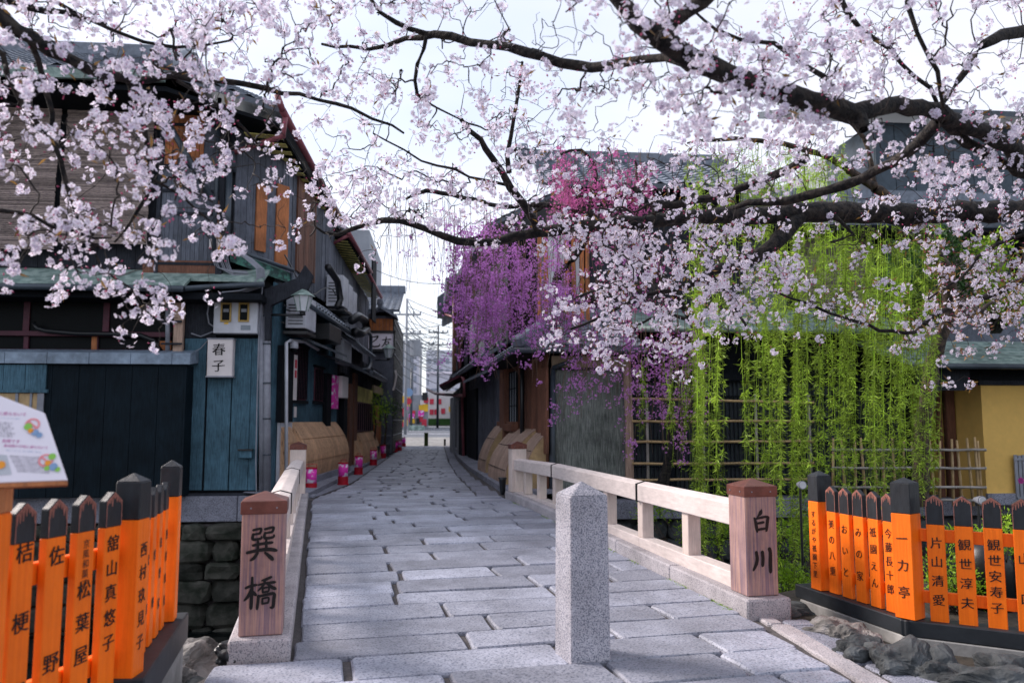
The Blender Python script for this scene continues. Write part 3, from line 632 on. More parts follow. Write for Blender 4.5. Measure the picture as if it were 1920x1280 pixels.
# ---------------- warning board ----------------
t = thing('warning_board', 'white house-shaped notice board with pink headings on an orange post', 'sign', (-1.55, 2.4, 0))
c0 = PY(0, 905, 2.45); ur = Vector((.94, .34, 0)).normalized(); zz = Vector((-.02, .30, .95)).normalized(); nv = ur.cross(zz).normalized()
def onb(px, py):    # intersect ray with board plane
    d = Vector(ray(px, py)); o = Vector((0, 0, CH)); k = (c0-o).dot(nv)/d.dot(nv); return o+d*k
rgt = [onb(127, 900), onb(84, 774), onb(-10, 738)]; lo = onb(-10, 905)
wv = (rgt[0]-lo); mir = lambda p: p-wv.normalized()*(2*((p-lo).dot(wv.normalized()))+.10)
poly = [mir(rgt[0]), rgt[0], rgt[1], onb(-22, 733), mir(rgt[1])]
if nv.y > 0: nv2 = -nv
else: nv2 = nv
MB().prism(poly, -nv2, .016).build('board', 'sign_white', t, bevel=.002)
e = MB(); e.bar(poly[0]-zz*.008-nv2*.008, poly[1]-zz*.008-nv2*.008, .02, .012, zz); e.build('wooden_edge', 'orange_board', t)
pc = onb(-12, 905); MB().obox((pc.x-nv2.x*.05, pc.y-nv2.y*.05), (1, 0), (0, 1), .034, .034, 0, 1.03).build('post', 'orange', t, bevel=.004)
MB().obox((pc.x-nv2.x*.05, pc.y-nv2.y*.05), (1, 0), (0, 1), .0342, .0342, 1.031, pc.z+.02).build('post_top', 'orange_board', t, bevel=.004)
off = nv2*.0015
def tl(name, s, px, py, hpx, mat, px1=None):
    a_ = onb(px, py); b_ = onb(px+60, py+3.0); r_ = (b_-a_).normalized(); uv = nv2.cross(r_).normalized()
    if uv.z < 0: uv = -uv
    m_ = MB(); h = hpx*2.45/1493; ww = sum(1.0 if ord(ch) > 0x2E80 else .56 for ch in s)*h
    htext(m_, s, a_+off-r_*0, r_, uv, h); return m_.build(name, mat, t)
tl('heading', '上に座らないで', -12, 774, 7.4, 'magenta_ink'); tl('heading', '危険です', 4, 826, 7, 'magenta_ink'); tl('heading', '緑地帯の竹垣に座らないで', 7, 835, 5.8, 'magenta_ink')
tl('subheading', 'There is a risk of accident.', -24, 783, 3.4, 'blue_ink'); tl('subheading', 'Don’t sit on the bamboo fence.', 12, 845, 3.3, 'blue_ink')
for i in range(6): tl('paragraph', '橋の上は川に落ちて危険です座らな'[(i*2) % 5:][:9-(i % 2)], -30+i*1.2, 791+i*4.9, 5, 'grey_ink')
for i in range(7): tl('paragraph', '緑地帯の竹垣は大変危険です座らないで'[(i*3) % 6:][:11-(i % 3)], 18+i*2.4, 855+i*4.6, 4.6, 'grey_ink')
def ring(px, py, r_px, mat, name, full=True, k0=0.0):
    m_ = MB(); r_ = r_px*2.45/1493; c = onb(px, py)+off*(1+k0); uv = zz; N = 22; vs = []
    for i in range(N):
        a_ = 2*math.pi*i/N; dd = ur*math.cos(a_)+uv*math.sin(a_); vs += [c+dd*r_*(.74 if full else 0.01), c+dd*r_]
    m_.add(vs, [(2*i, 2*i+1, (2*i+3) % (2*N), (2*i+2) % (2*N)) for i in range(N)])
    if full:
        a_ = R(-40); d1 = ur*math.cos(a_)+uv*math.sin(a_); d2 = ur*math.sin(a_)*-1+uv*math.cos(a_); m_.add([c-d1*r_*.8-d2*r_*.13, c+d1*r_*.8-d2*r_*.13, c+d1*r_*.8+d2*r_*.13, c-d1*r_*.8+d2*r_*.13], [(0, 1, 2, 3)])
    m_.build(name, mat, t)
ring(61, 796, 12, 'pink_ring', 'prohibition_ring', True, 1); ring(86, 863, 12, 'pink_ring', 'prohibition_ring', True, 1)
for px, py, r_, m_ in ((53, 800, 6.5, 'green_ink'), (58, 808, 4.5, 'orange_ink'), (66, 811, 6, 'blue_ink'), (74, 816, 5, 'blue_ink'), (98, 856, 6, 'green_ink'), (90, 868, 5, 'orange_ink'), (100, 875, 7, 'blue_ink'), (88, 878, 4.5, 'green_ink'), (108, 880, 4.5, 'green_ink')): ring(px, py, r_, m_, 'picture_patch', False, 2)
pq = MB(); P = [onb(-5, 852), onb(13, 853), onb(22, 889), onb(-5, 891)]; pq.add([p+off for p in P], [(0, 1, 2, 3)]); pq.build('picture_panel', 'ac_white', t); ring(2, 872, 7, 'orange_ink', 'picture_patch', False, 3)
# ---------------- rocks ----------------
def rock(label, px, py, z, size, seed, mat='rock', rot=0, name='rock', cat='rock', grp=None):
    q = G(px, py, z); b = MB(); size = (size[0]*1.22, size[1]*1.1, size[2]*1.02); z -= .045; rockmesh(b, (q.x, q.y, z), size, seed, 5, .55, rot=rot); return tag(b.build(name, mat, None, smooth=False, origin=(q.x, q.y, z)), label, cat, grp)
RK = [('large smooth grey boulder below the corner of the black beam, beside the orange pickets', 322, 1250, -.10, (.17, .16, .17), 1, 'rock_pale'), ('pale lump of rock at the foot of the large smooth boulder', 300, 1285, -.08, (.13, .10, .09), 2, 'rock_pale'),
      ('low slab of rock squeezed beside the beam end, left of the square bridge post', 368, 1290, -.10, (.12, .09, .06), 3, 'rock'),
      ('brown flat-topped rock nearest the stream end of the black beam', 1555, 1180, -.02, (.13, .13, .09), 4, 'rock_pale'), ('rounded tan rock behind the angular block', 1597, 1195, -.02, (.10, .12, .10), 5, 'rock_pale'),
      ('angular dark block of rock in the middle of the rock border', 1620, 1225, -.02, (.13, .12, .10), 6, 'rock'), ('broad grey rock with a folded face in the rock border', 1690, 1248, -.02, (.18, .13, .12), 7, 'rock'),
      ('dark pointed rock tucked between broad ones under the azalea side', 1755, 1262, -.03, (.11, .12, .12), 8, 'rock'), ('wide brownish rock cut by the bottom edge of the picture', 1835, 1285, -.03, (.20, .13, .12), 9, 'rock'),
      ('bluish rock at the very corner of the rock border', 1905, 1275, -.03, (.13, .13, .13), 10, 'rock')]
for i, (lb, px, py, z, sz, sd_, m_) in enumerate(RK): rock(lb, px, py, z, sz, sd_*3.3, m_, rot=i*.7, grp='rocks bordering the fences')
b = MB(); q = G(1900, 1330, 0); 
for i in range(5): rockmesh(b, (2.35+.22*i, 5.65+.05*i-(.1*i if i > 2 else 0), -.12), (.16, .13, .10), 50+i, 3, .4)
tag(b.build('rubble', 'rock', None, origin=(2.5, 5.6, -.1)), 'loose stones on the stream bank edge by the fence end', 'stones', kind='stuff')
# black bag of cables beside the left plinth
q = G(425, 1243, -.02); b = MB(); rockmesh(b, (q.x, q.y, .035), (.055, .05, .05), 77, 4, .6); tag(b.build('plastic_bag', 'black_metal', None, smooth=True, origin=(q.x, q.y, 0)), 'crumpled black plastic bag lying at the foot of the stone plinth', 'bag')
# ================= buildings on the left =================
def house(name, label, loc, cat='house', group=None): return thing(name, label, cat, loc, group)
WF = Wall((-9.2, 13.4), (-2.83, 13.4), (0, -1)); WFE = Wall((-9.2, 13.0), (-2.83, 13.0), (0, -1)); W2 = Wall((-9.2, 13.25), (-3.5, 13.25), (0, -1))
WA = Wall((-2.80, 13.4), (-2.40, 18.6), (1, 0)); WB = Wall((-2.40, 18.6), (-2.28, 23.2), (1, 0)); WC = Wall((-2.28, 23.2), (-2.15, 29.0), (1, 0))
hA = house('teahouse', 'dark two-storey wooden teahouse with blue boards and bamboo blinds over the stream corner', (-4, 13.5, 0))
b = MB(); b.box(-11, -4.4, 13.7, 16, 6.4, 7.25); b.box(-9.2, -3.0, 13.42, 22, .1, 3.7); b.hexa([(-9.2, 13.3, 3.7), (-3.45, 13.3, 3.7), (-2.85, 14.1, 3.7), (-2.85, 22, 3.7), (-9.2, 13.3, 6.6), (-3.45, 13.3, 6.6), (-2.85, 14.1, 6.6), (-2.85, 22, 6.6)][:0] or [(-9.2, 13.3, 3.7), (-3.45, 13.3, 3.7), (-2.87, 18.6, 3.7), (-9.2, 18.6, 3.7), (-9.2, 13.3, 6.5), (-3.45, 13.3, 6.5), (-2.87, 18.6, 6.5), (-9.2, 18.6, 6.5)]); b.build('wall', 'black_board', hA)
# blue board wall with doors
b = MB(); WF.rect(b, 346, 560, 490, 922, 0, .03); b.build('backing_board', 'black_board', hA)
b = MB(); 
for x0, x1 in ((347, 388), (392, 436), (438, 472), (472.7, 489)): WF.rect(b, x0, 635, x1, 918, .032, .06)
b.build('blue_panel', 'blue_board', hA, bevel=.004)
b = MB(); WF.rect(b, 346, 555, 404, 634, .032, .05); b.build('upper_panel', 'dark_board', hA)
b = MB(); b.box(-9.2, -2.75, 13.28, 13.5, .1, .14); b.build('sill', 'dark_board', hA)
# projecting dark enclosure
zt = WFE.p(200, 662).z; zb_ = WFE.p(200, 683).z; xr = WFE.p(347, 700).x; zq = WFE.p(200, 925).z
b = MB(); planks(b, (-9.2, 13.0), (xr, 13.0), .12, zb_-.004, .40, .02, (0, -1), .007, .005); b.build('enclosure_boards', 'navy_board', hA)
b = MB(); b.box(-9.2, xr, 13.002, 13.40, .12, zb_-.002); b.box(xr+.001, xr+.03, 12.97, 13.4, .12, zb_-.01); b.build('enclosure_side', 'navy_board', hA)
b = MB(); x = -9.2
while x < xr: b.hexa([(x, 12.90, zb_), (min(x+.62, xr+.1), 12.90, zb_), (min(x+.62, xr+.1), 13.42, zb_+.06), (x, 13.42, zb_+.06), (x, 12.90, zt), (min(x+.62, xr+.1), 12.90, zt), (min(x+.62, xr+.1), 13.42, zt+.10), (x, 13.42, zt+.10)]); x += .625
b.build('metal_coping', 'lead_cap', hA, bevel=.006)
b = MB(); 
for x0, x1 in ((-60, 10), (11, 51), (52, 90)): WFE.rect(b, x0, 684, x1, 731, .03, .06)
WFE.rect(b, -60, 730, 95, 736, .03, .08); b.build('blue_flap', 'blue_board', hA)
b = MB(); WFE.rect(b, -60, 737, 86, 800, .022, .035); b.build('reed_screen', 'bamboo', hA); b = MB(); WFE.rect(b, 76, 737, 88, 800, .036, .06); WFE.rect(b, 35, 737, 40, 800, .036, .06); WFE.rect(b, 62, 737, 66, 800, .036, .06); b.build('screen_post', 'zinc', hA)
# first-floor window band
b = MB(); WF.rect(b, -80, 556, 322, 662, .0, .02); b.build('window_glass', 'glass_dark', hA)
b = MB(); WF.rect(b, -80, 622, 322, 631, .02, .10); WF.rect(b, -80, 655, 322, 662, .02, .07)
for x in (44, 175, 310): WF.rect(b, x, 631, x+9, 657, .021, .06)
for x in (40, 190): WF.rect(b, x, 556, x+12, 622, .021, .05)
b.build('window_frame', 'maroon', hA, bevel=.003)
b = MB(); WF.rect(b, 172, 631, 182, 657, .061, .07); WF.rect(b, 300, 640, 322, 662, .061, .08); b.build('window_block', 'orange_board', hA)
b = MB(); WF.rect(b, 329, 552, 347, 668, .10, .2); b.build('weathered_post', 'pale_board', hA, bevel=.01)
b = MB(); b.tube([WF.c3(322, 550, .2), WF.c3(322, 664, .2)], .035, 10); b.build('vent_pipe', 'zinc', hA, smooth=True)
b = MB(); 
for y in (606, 647): b.bar(WF.c3(312, y, .25), WF.c3(350, y, .25), .03, .03)
b.build('pipe_bracket', 'dark_board', hA)
b = MB(); pts = [WF.c3(px, py, .16) for px, py in ((72, 607), (80, 618), (95, 622), (150, 627), (220, 628), (270, 630), (295, 640), (308, 660))]; b.tube(pts, .035, 8); b.build('black_hose', 'black_metal', hA, smooth=True)
# copper pent roof
def slab(mbx, xa, xb, yb, zb2, yf, zf, th=.05): mbx.hexa([(xa, yf, zf-th), (xb, yf, zf-th), (xb, yb, zb2-th), (xa, yb, zb2-th), (xa, yf, zf), (xb, yf, zf), (xb, yb, zb2), (xa, yb, zb2)])
X395 = PY(345, 545, 12.65).x; X490 = PY(492, 545, 12.9).x
b = MB(); slab(b, -9.4, X395, 13.4, 3.80, 12.65, 3.40); slab(b, X395+.002, X490, 13.4, 3.80, 12.95, 3.56); b.build('pent_roof', 'patina', hA)
b = MB(); b.tube([(-9.4, 12.62, 3.33), (X395, 12.62, 3.33)], .05, 8); b.tube([(X395, 12.66, 3.34), (X395+.35, 12.92, 3.42), (X490+.02, 12.92, 3.47)], .045, 8); b.build('gutter', 'gutter', hA, smooth=True)
b = MB(); b.box(-9.3, X490, 12.8, 13.40, 3.20, 3.30); b.build('soffit', 'black_board', hA)
# second-floor front
b = MB(); planks(b, (-9.2, 13.3), (-3.45, 13.3), 3.75, 6.5, .3, .03, (0, -1)); b.build('front_boards', 'dark_board', hA)
b = MB(); W2.rect(b, 291, 200, 402, 516, .0, .05); b.build('shutter', 'grey_board', hA)
b = MB(); 
for i in range(9): x0 = 294+i*8.3; W2.rect(b, x0, 205, x0+7.6, 300 if i % 2 else 310, .052, .075)
b.build('shutter_boards_upper', 'orange_board', hA, bevel=.003)
b = MB(); 
for i in range(13): x0 = 292+i*8.3; W2.rect(b, x0, 318, x0+7.9, 492, .052, .072)
b.build('shutter_boards_lower', 'grey_board', hA, bevel=.003)
b = MB()
for y in (235, 312, 358, 400, 494): W2.rect(b, 288, y, 402, y+5, .076, .10)
W2.rect(b, 400, 200, 412, 520, .03, .12); W2.rect(b, 284, 190, 291, 520, .05, .11); b.build('shutter_batten', 'dark_board', hA)
b = MB(); W2.rect(b, 396, 380, 404, 480, .1, .13); W2.rect(b, 262, 490, 400, 516, .05, .09); b.build('timber_trim', 'brown_board', hA)
for x0, x1, y1, nm in ((-90, 120, 470, 0), (128, 292, 462, 1)):
    m_ = MB(); nz_ = 46; P0 = W2.p(x0, 300); P1 = W2.p(x1, 300); z0 = W2.p((x0+x1)/2, y1).z; z1 = W2.p((x0+x1)/2, 168).z
    for k in range(nz_*2):
        za = z0+(z1-z0)*k/(nz_*2); zb3 = za+(z1-z0)/(nz_*2)*.8; dd = .16+.05*math.sin(k/nz_*2.2+nm)+random.uniform(0, .006)
        m_.box(P0.x+random.uniform(0, .015), P1.x-random.uniform(0, .015), 13.25-dd-.012, 13.25-dd, za, zb3)
    ob = m_.build('bamboo_blind', 'sudare', hA)
# street-corner second floor
WCh = Wall((-3.45, 13.3), (-2.85, 14.1), (.8, -.6)); WS = Wall((-2.85, 14.1), (-2.52, 18.6), (1, 0))
b = MB(); planks(b, WCh.a, WCh.b, 3.9, 6.3, .13, .03, WCh.n); b.build('corner_boards', 'grey_board', hA)
b = MB(); 
for x0, x1 in ((466, 486), (505, 528)): WCh.rect(b, x0, 345, x1, 470 if x0 < 500 else 495, .04, .07)
b.build('warm_board', 'orange_board', hA)
b = MB(); planks(b, WS.a, WS.b, 3.9, 6.2, .17, .03, WS.n, .02, .02); b.build('side_boards', 'grey_board', hA)
b = MB(); planks(b, WS.a+WS.u*.9+WS.n*.05, WS.a+WS.u*2.4+WS.n*.05, 4.1, 5.9, .12, .03, WS.n, .03, .01); b.build('side_lattice', 'brown_board', hA)
b = MB(); b.hexa([(-3.5, 13.2, 6.05), (-2.82, 14.05, 6.0), (-2.86, 14.1, 6.0), (-3.55, 13.3, 6.05), (-3.5, 13.2, 6.3), (-2.82, 14.05, 6.25), (-2.86, 14.1, 6.25), (-3.55, 13.3, 6.3)]); b.build('corner_beam', 'black_board', hA)
# lower corner gutter roof (green copper)
p0 = PY(432, 472, 13.05); p1 = PY(545, 512, 13.9); p2 = PY(645, 640, 18.2)
b = MB(); b.hexa([p0+Vector((0, 0, -.16)), p1+Vector((0, 0, -.18)), p1+Vector((-.5, .3, .0)), p0+Vector((-.1, .35, .05)), p0, p1, p1+Vector((-.5, .3, .25)), p0+Vector((-.1, .35, .25))]); b.build('copper_eave', 'patina_bright', hA)
b = MB(); b.tube([p0+Vector((0, -.03, .06)), p1+Vector((.05, -.03, .04))], .035, 8); b.tube([p1+Vector((.02, 0, 0)), p1+Vector((.05, .05, -.25)), p1+Vector((-.05, .1, -.42)), p1+Vector((-.5, -.1, -.62))], .04, 8); b.build('eave_pipe', 'gutter', hA, smooth=True)
# rain pipes at the corner
b = MB(); 
for px, dd, r_ in ((493, .09, .045), (503, .10, .06)): b.tube([WF.c3(px, 590 if px > 500 else 560, dd), WF.c3(px, 922, dd)], r_, 10)
b.build('rain_pipe', 'zinc', hA, smooth=True)
b = MB()
for y in (592, 644, 717, 783, 850): b.tube([WF.c3(503, y, .10), WF.c3(503, y+3, .10)], .068, 10)
b.build('pipe_collar', 'gutter', hA, smooth=True)
b = MB(); q = WF.p(440, 300); b.tube([(q.x, 13.1, q.z-.25), (q.x+.0, 13.1, WF.p(440, 480).z)], .05, 8); b.box(q.x-.09, q.x+.09, 13.0, 13.2, q.z-.28, q.z+.02); b.tube([(q.x-.2, 13.1, 6.6), (q.x-.2, 13.1, 3.9)], .035, 8); b.tube([(q.x-.25, 13.0, 4.9), (q.x-1.0, 12.8, 6.2)], .05, 8); b.build('downpipe', 'gutter', hA, smooth=True)
b = MB(); q2 = WF.p(440, 300); b.tube([(q2.x, 13.1, q2.z), (-2.55, 12.7, 5.85), (-2.5, 12.55, 6.1)], .045, 8); b.build('swan_neck_pipe', 'maroon_pipe', hA, smooth=True)
# roof
EV = dict(a=(-11, 12.35, 6.72), b=(-4.3, 12.35, 6.70), c=(-2.55, 12.5, 6.22), d=(-2.38, 18.7, 6.02))
b = MB(); tiles(b, EV['a'], EV['b'], (-5.4, 16.4, 8.75), (-11, 16.4, 8.75)); tiles(b, EV['b'], EV['c'], (-5.0, 16.6, 8.5), (-5.4, 16.4, 8.75)); tiles(b, EV['c'], EV['d'], (-5.2, 18.7, 8.0), (-5.0, 16.6, 8.5)); b.build('tiled_roof', 'tile', hA)
b = MB(); b.bar((-11, 16.5, 8.85), (-5.3, 16.5, 8.85), .3, .35); b.bar((-5.3, 16.5, 8.85), (-5.1, 18.7, 8.1), .3, .3); b.bar((-5.3, 16.4, 8.9), (-4.3, 12.3, 6.85), .22, .2); b.build('ridge', 'tile', hA, bevel=.03)
b = MB(); b.bar((-11, 12.33, 6.60), (-4.3, 12.33, 6.60), .06, .16); b.build('fascia', 'patina', hA)
b = MB(); b.hexa([(-11, 12.4, 6.40), (-4.3, 12.4, 6.4), (-3.4, 13.4, 6.3), (-11, 13.4, 6.3), (-11, 12.4, 6.48), (-4.3, 12.4, 6.48), (-3.4, 13.4, 6.5), (-11, 13.4, 6.5)]); b.hexa([(-4.3, 12.4, 6.4), (-2.62, 12.6, 5.98), (-2.45, 18.6, 5.86), (-3.4, 18.6, 6.1), (-4.3, 12.4, 6.46), (-2.62, 12.6, 6.04), (-2.45, 18.6, 5.92), (-3.4, 18.6, 6.2)]); b.build('eave_soffit', 'black_board', hA)
def eave(t, p, q, n_, inward, rise, wdt=.09):      # painted rafter boards under a side eave
    b = MB(); p = Vector(p); q = Vector(q)
    for i in range(n_):
        c = p.lerp(q, (i+.5)/n_); d = (q-p).normalized(); a_ = c+Vector((-.02, 0, -.015)); e_ = c+Vector((inward, -.0, rise)); b.bar(a_, e_, (q-p).length/n_*.5, .008, (0, 0, 1))
    b.build('rafter', 'rafter_yellow', t)
eave(hA, (-2.62, 12.8, 5.94), (-2.45, 18.4, 5.84), 15, -.6, .02)
b = MB(); b.tube([(-2.52, 12.45, 6.17), (-2.34, 18.7, 5.98)], .06, 8); b.tube([(-2.52, 12.45, 6.17), (-2.6, 12.35, 6.4)], .05, 8); b.build('side_gutter', 'maroon_pipe', hA, smooth=True)
b = MB()
for k in range(9):
    o_ = k*.018; pts = [WF.c3(px+k*1.2, py+k*2, .25+.02*(k % 3)) for px, py in ((408+k*2, 460), (404+k*3, 485), (412+k*3, 505), (440, 512), (470, 514))]; b.tube(pts, .010, 5)
for k in range(6): b.tube([WF.c3(px+k*2.2, py, .45-.02*k) for px, py in ((427, 455), (440, 475), (470, 493), (492, 512), (494, 530), (484, 546), (462, 553), (430, 556))], .012, 5)
b.tube([WF.c3(px, py, .2) for px, py in ((497, 540), (490, 640), (487, 760), (485, 860), (486, 920))], .010, 5); b.tube([WF.c3(px, py, .13) for px, py in ((398, 560), (393, 590), (396, 608), (405, 614))], .012, 5); b.tube([WF.c3(px, py, .1) for px, py in ((362, 626), (380, 632), (405, 622))], .012, 5); b.tube([WF.c3(px, py, .13) for px, py in ((352, 668), (380, 655), (398, 635))], .008, 5)
b.build('cable', 'zinc', hA)
b = MB(); 
for k in range(4): q = WF.c3(404+k*5, 455, .27); b.tube([q, q+Vector((0, 0, -.16))], .022, 8)
b.build('cable_sleeve', 'panel_white', hA)
for z_, o_, wv_ in ((3.15, .10, .10), (3.02, .16, .16), (2.9, .08, .06), (3.9, .1, .2)):
    b = MB(); b.tube([(-2.75+.42*(y-13.6)/5+o_+.02*math.sin(y*3), y, z_+wv_*math.sin(y*1.7+z_)) for y in np.linspace(13.6, 18.5, 22)], .014, 5); b.build('cable', 'black_metal', hA)
# bracket arm of dark timber above the pipe
b = MB(); b.prism([WF.c3(px, py, .05) for px, py in ((500, 545), (560, 525), (575, 500), (590, 520), (580, 545), (545, 560), (512, 575), (510, 640), (500, 640))], (0, -1, 0), .12); b.build('bracket_beam', 'dark_board', hA)
# objects on the front wall
def boxthing(name, label, cat, W, x0, y0, x1, y1, d0, d1, mat, group=None, bev=.01, nm='case'):
    q = W.c3((x0+x1)/2, y1, d0); t = thing(name, label, cat, q, group); b = MB(); W.rect(b, x0, y0, x1, y1, d0, d1); b.build(nm, mat, t, bevel=bev); return t
t = boxthing('meter_box', 'grey-white metal meter cabinet with two brass framed windows above the hanging sign', 'meter box', WF, 405, 564, 486, 628, .07, .26, 'ac_white')
for x0, x1 in ((418, 438), (451, 471)):
    b = MB(); WF.rect(b, x0, 572, x1, 575, .262, .28); WF.rect(b, x0, 604, x1, 607, .262, .28); WF.rect(b, x0, 575, x0+3, 604, .262, .28); WF.rect(b, x1-3, 575, x1, 604, .262, .28); f = b.build('window_frame', 'brass', t)
    b = MB(); WF.rect(b, x0+3, 575, x1-3, 604, .262, .268); b.build('pane', 'glass_dark', f); b = MB(); WF.rect(b, x0+5, 583, x1-5, 589, .2685, .271); b.build('meter', 'zinc', f)
b = MB(); WF.rect(b, 425, 608, 433, 611, .262, .266); b.build('orange_sticker', 'signal_yellow', t); b = MB(); WF.rect(b, 456, 613, 474, 622, .262, .2645); b.build('label_plate', 'paper', t)
t = boxthing('sign', 'small white wall lantern sign with two brushed characters on the blue boards', 'sign', WF, 395, 638, 442, 707, .08, .24, 'panel_white')
b = MB(); WF.rect(b, 393.5, 636.5, 443.5, 639, .07, .25); WF.rect(b, 393.5, 706, 443.5, 708.5, .07, .25); b.build('rim', 'zinc', t)
b = MB(); c = WF.c3(418, 657, .243); vtext(b, '春', c+Vector((0, 0, .12)), c-Vector((0, 0, .12)), (1, 0, 0), .21, .004); c = WF.c3(417, 687, .243); vtext(b, '子', c+Vector((0, 0, .12)), c-Vector((0, 0, .12)), (1, 0, 0), .21, .004); b.build('lettering', 'ink', t)
t = boxthing('letter_box', 'small dark letter box low on the blue boarded door', 'letter box', WF, 456, 843, 481, 858, .062, .15, 'blue_board'); b = MB(); WF.rect(b, 455, 841, 482, 844, .062, .17); b.build('lid', 'black_metal', t)
# --- street side of house A ---
b = MB(); planks(b, WA.a+WA.u*.05, WA.b, .1, 3.6, .22, .03, WA.n, .01, .01); b.build('street_boards', 'blue_board', hA)
b = MB(); WA.rect(b, 543, 650, 570, 750, .032, .06); WA.rect(b, 585, 690, 601, 752, .032, .06); b.build('red_lattice', 'maroon', hA)
b = MB()
for x in range(545, 570, 3): WA.rect(b, x, 652, x+1, 748, .062, .075)
for x in range(586, 601, 3): WA.rect(b, x, 692, x+1, 750, .062, .075)
for x0, x1, y0, y1 in ((541, 571, 645, 650), (541, 571, 750, 756), (583, 602, 686, 690), (583, 602, 752, 757)): WA.rect(b, x0, y0, x1, y1, .032, .09)
b.build('window_frame', 'black_board', hA)
b = MB(); WA.rect(b, 515, 650, 538, 790, .035, .12); WA.rect(b, 603, 700, 612, 890, .035, .12); WA.rect(b, 634, 700, 641, 905, .035, .15); b.build('post', 'black_board', hA)
b = MB(); WA.rect(b, 517, 792, 541, 935, .05, .09); b.build('white_skirting', 'ac_white', hA)
b = MB(); b.tube([WA.c3(514, 925, .2), WA.c3(514, 642, .2), WA.c3(522, 638, .2), WA.c3(548, 640, .22), WA.c3(572, 655, .25)], .03, 8); b.build('white_pipe', 'ac_white', hA, smooth=True)
b = MB(); WA.rect(b, 549, 762, 553, 782, .036, .05); b.build('name_plate', 'panel_white', hA)
# sloping small awning roofs along the street
def awning(t, W, x0, x1, y, out_, drop, mat='gutter', th=.05, name='awning'):
    a_ = W.p(x0, y); b_ = W.p(x1, y); z = W.p((x0+x1)/2, y).z; n = W.n; P = []
    for k in (0, 1):
        for q, o_, dz in ((a_, .03, 0), (b_, .03, 0), (b_, out_, -drop), (a_, out_, -drop)): P.append((q.x+n.x*o_, q.y+n.y*o_, z+dz+k*th))
    b = MB(); b.hexa(P); return b.build(name, mat, t)
awning(hA, WA, 541, 612, 640, .45, .18); awning(hA, WA, 590, 640, 672, .5, .15, 'dark_board')
p0 = WA.c3(560, 545, .5); b = MB(); tiles(b, (-2.35, 13.9, 3.35), (-2.0, 18.6, 3.3), (-2.5, 18.6, 3.75), (-2.85, 13.9, 3.75)); b.build('street_pent_roof', 'tile', hA)
b = MB(); b.tube([(-2.32, 13.7, 3.30), (-1.97, 18.7, 3.24)], .05, 8); b.build('street_gutter', 'gutter', hA, smooth=True)
b = MB(); b.tube([WA.c3(px, py, .55) for px, py in ((612, 600), (625, 592), (640, 600), (645, 616), (632, 625), (618, 622))], .10, 8); b.tube([WA.c3(px, py, .5) for px, py in ((565, 500), (585, 525), (592, 560), (585, 575))], .07, 8); b.build('black_duct', 'black_metal', hA, smooth=True)
b = MB(); WA.rect(b, 545, 565, 578, 600, .05, .12); b.build('plaster_patch', 'cream', hA)
def acunit(label, W, x0, y0, x1, y1, d0, d1, grp='air conditioner units hung along the alley'):
    t = boxthing('air_conditioner', label, 'air conditioner', W, x0, y0, x1, y1, d0, d1, 'ac_white', grp, .01); zc = (W.p(x0, y0).z+W.p(x0, y1).z)/2
    b = MB(); a_ = W.U(x0)+W.n*(d0+.02); wd = d1-d0
    ax_ = W.n; cc = W.U(x0)+W.n*((d0+d1)/2); h = abs(W.p(x0, y0).z-W.p(x0, y1).z)
    for i in range(7): 
        z = zc-h*.3+h*.6*i/6; b.obox(cc-W.u*.004, W.n, W.u, wd*.36, .004, z, z+h*.03)
    b.build('grille', 'black_metal', t)
    b = MB(); b.obox(cc+W.u*.3, W.n, W.u, wd*.6, .32, zc-h/2-.06, zc-h/2-.012); b.build('bracket', 'black_metal', t); return t
acunit('white air conditioner unit on a bracket just behind the corner rain pipe', WA, 519, 558, 541, 618, .12, .46)
acunit('upper white air conditioner panel nearest the corner, outside the second floor', WS, 601, 516, 612, 575, .08, .45); acunit('narrow white air conditioner in the middle of the upper row', WS, 614, 532, 622, 585, .08, .45); acunit('white air conditioner at the far end of the upper row', WS, 624, 545, 631, 592, .08, .45)
def lampthing(label, arm0, arm1, top, s):
    t = thing('wall_lantern', label, 'lantern', arm0, 'copper wall lanterns along the alley'); b = MB(); b.tube([arm0, arm1], .022*s, 8); b.tube([arm1, arm1+Vector((0, 0, .06*s))], .05*s, 8); b.build('arm', 'black_metal', t, smooth=True)
    c = arm1+Vector((0, 0, .07*s)); g = MB(); k = 6
    def rg(r_, z): return [c+Vector((math.cos(i*2*math.pi/k+.3)*r_, math.sin(i*2*math.pi/k+.3)*r_, z)) for i in range(k)]
    vs = rg(.09*s, 0)+rg(.16*s, .26*s); g.add(vs, [(i, (i+1) % k, k+(i+1) % k, k+i) for i in range(k)]+[tuple(range(k-1, -1, -1))]); g.build('glass', 'glass_frost', t)
    b = MB(); 
    for i in range(k): b.tube([vs[i], vs[k+i]], .010*s, 5)
    vs2 = rg(.21*s, .262*s)+rg(.03*s, .40*s); b.add(vs2, [(i, (i+1) % k, k+(i+1) % k, k+i) for i in range(k)]+[tuple(range(k-1, -1, -1)), tuple(range(k, 2*k))]); b.build('hood', 'patina', t); return t
a0 = WF.c3(512, 592, .12); lampthing('copper wall lantern on a dark arm beside the corner rain pipe', a0, a0+Vector((.5, .0, .0)), 0, .95)
t = thing('sticker_sign', 'narrow vertical strip sign with red squares beside the lattice window', 'sign', WA.c3(540, 750, .13)); b = MB(); WA.rect(b, 537, 665, 543, 750, .125, .135); b.build('board', 'panel_white', t); 
b = MB(); WA.rect(b, 538, 674, 542, 690, .136, .138); WA.rect(b, 538, 694, 542, 708, .136, .138); b.build('red_square', 'signal_red', t)
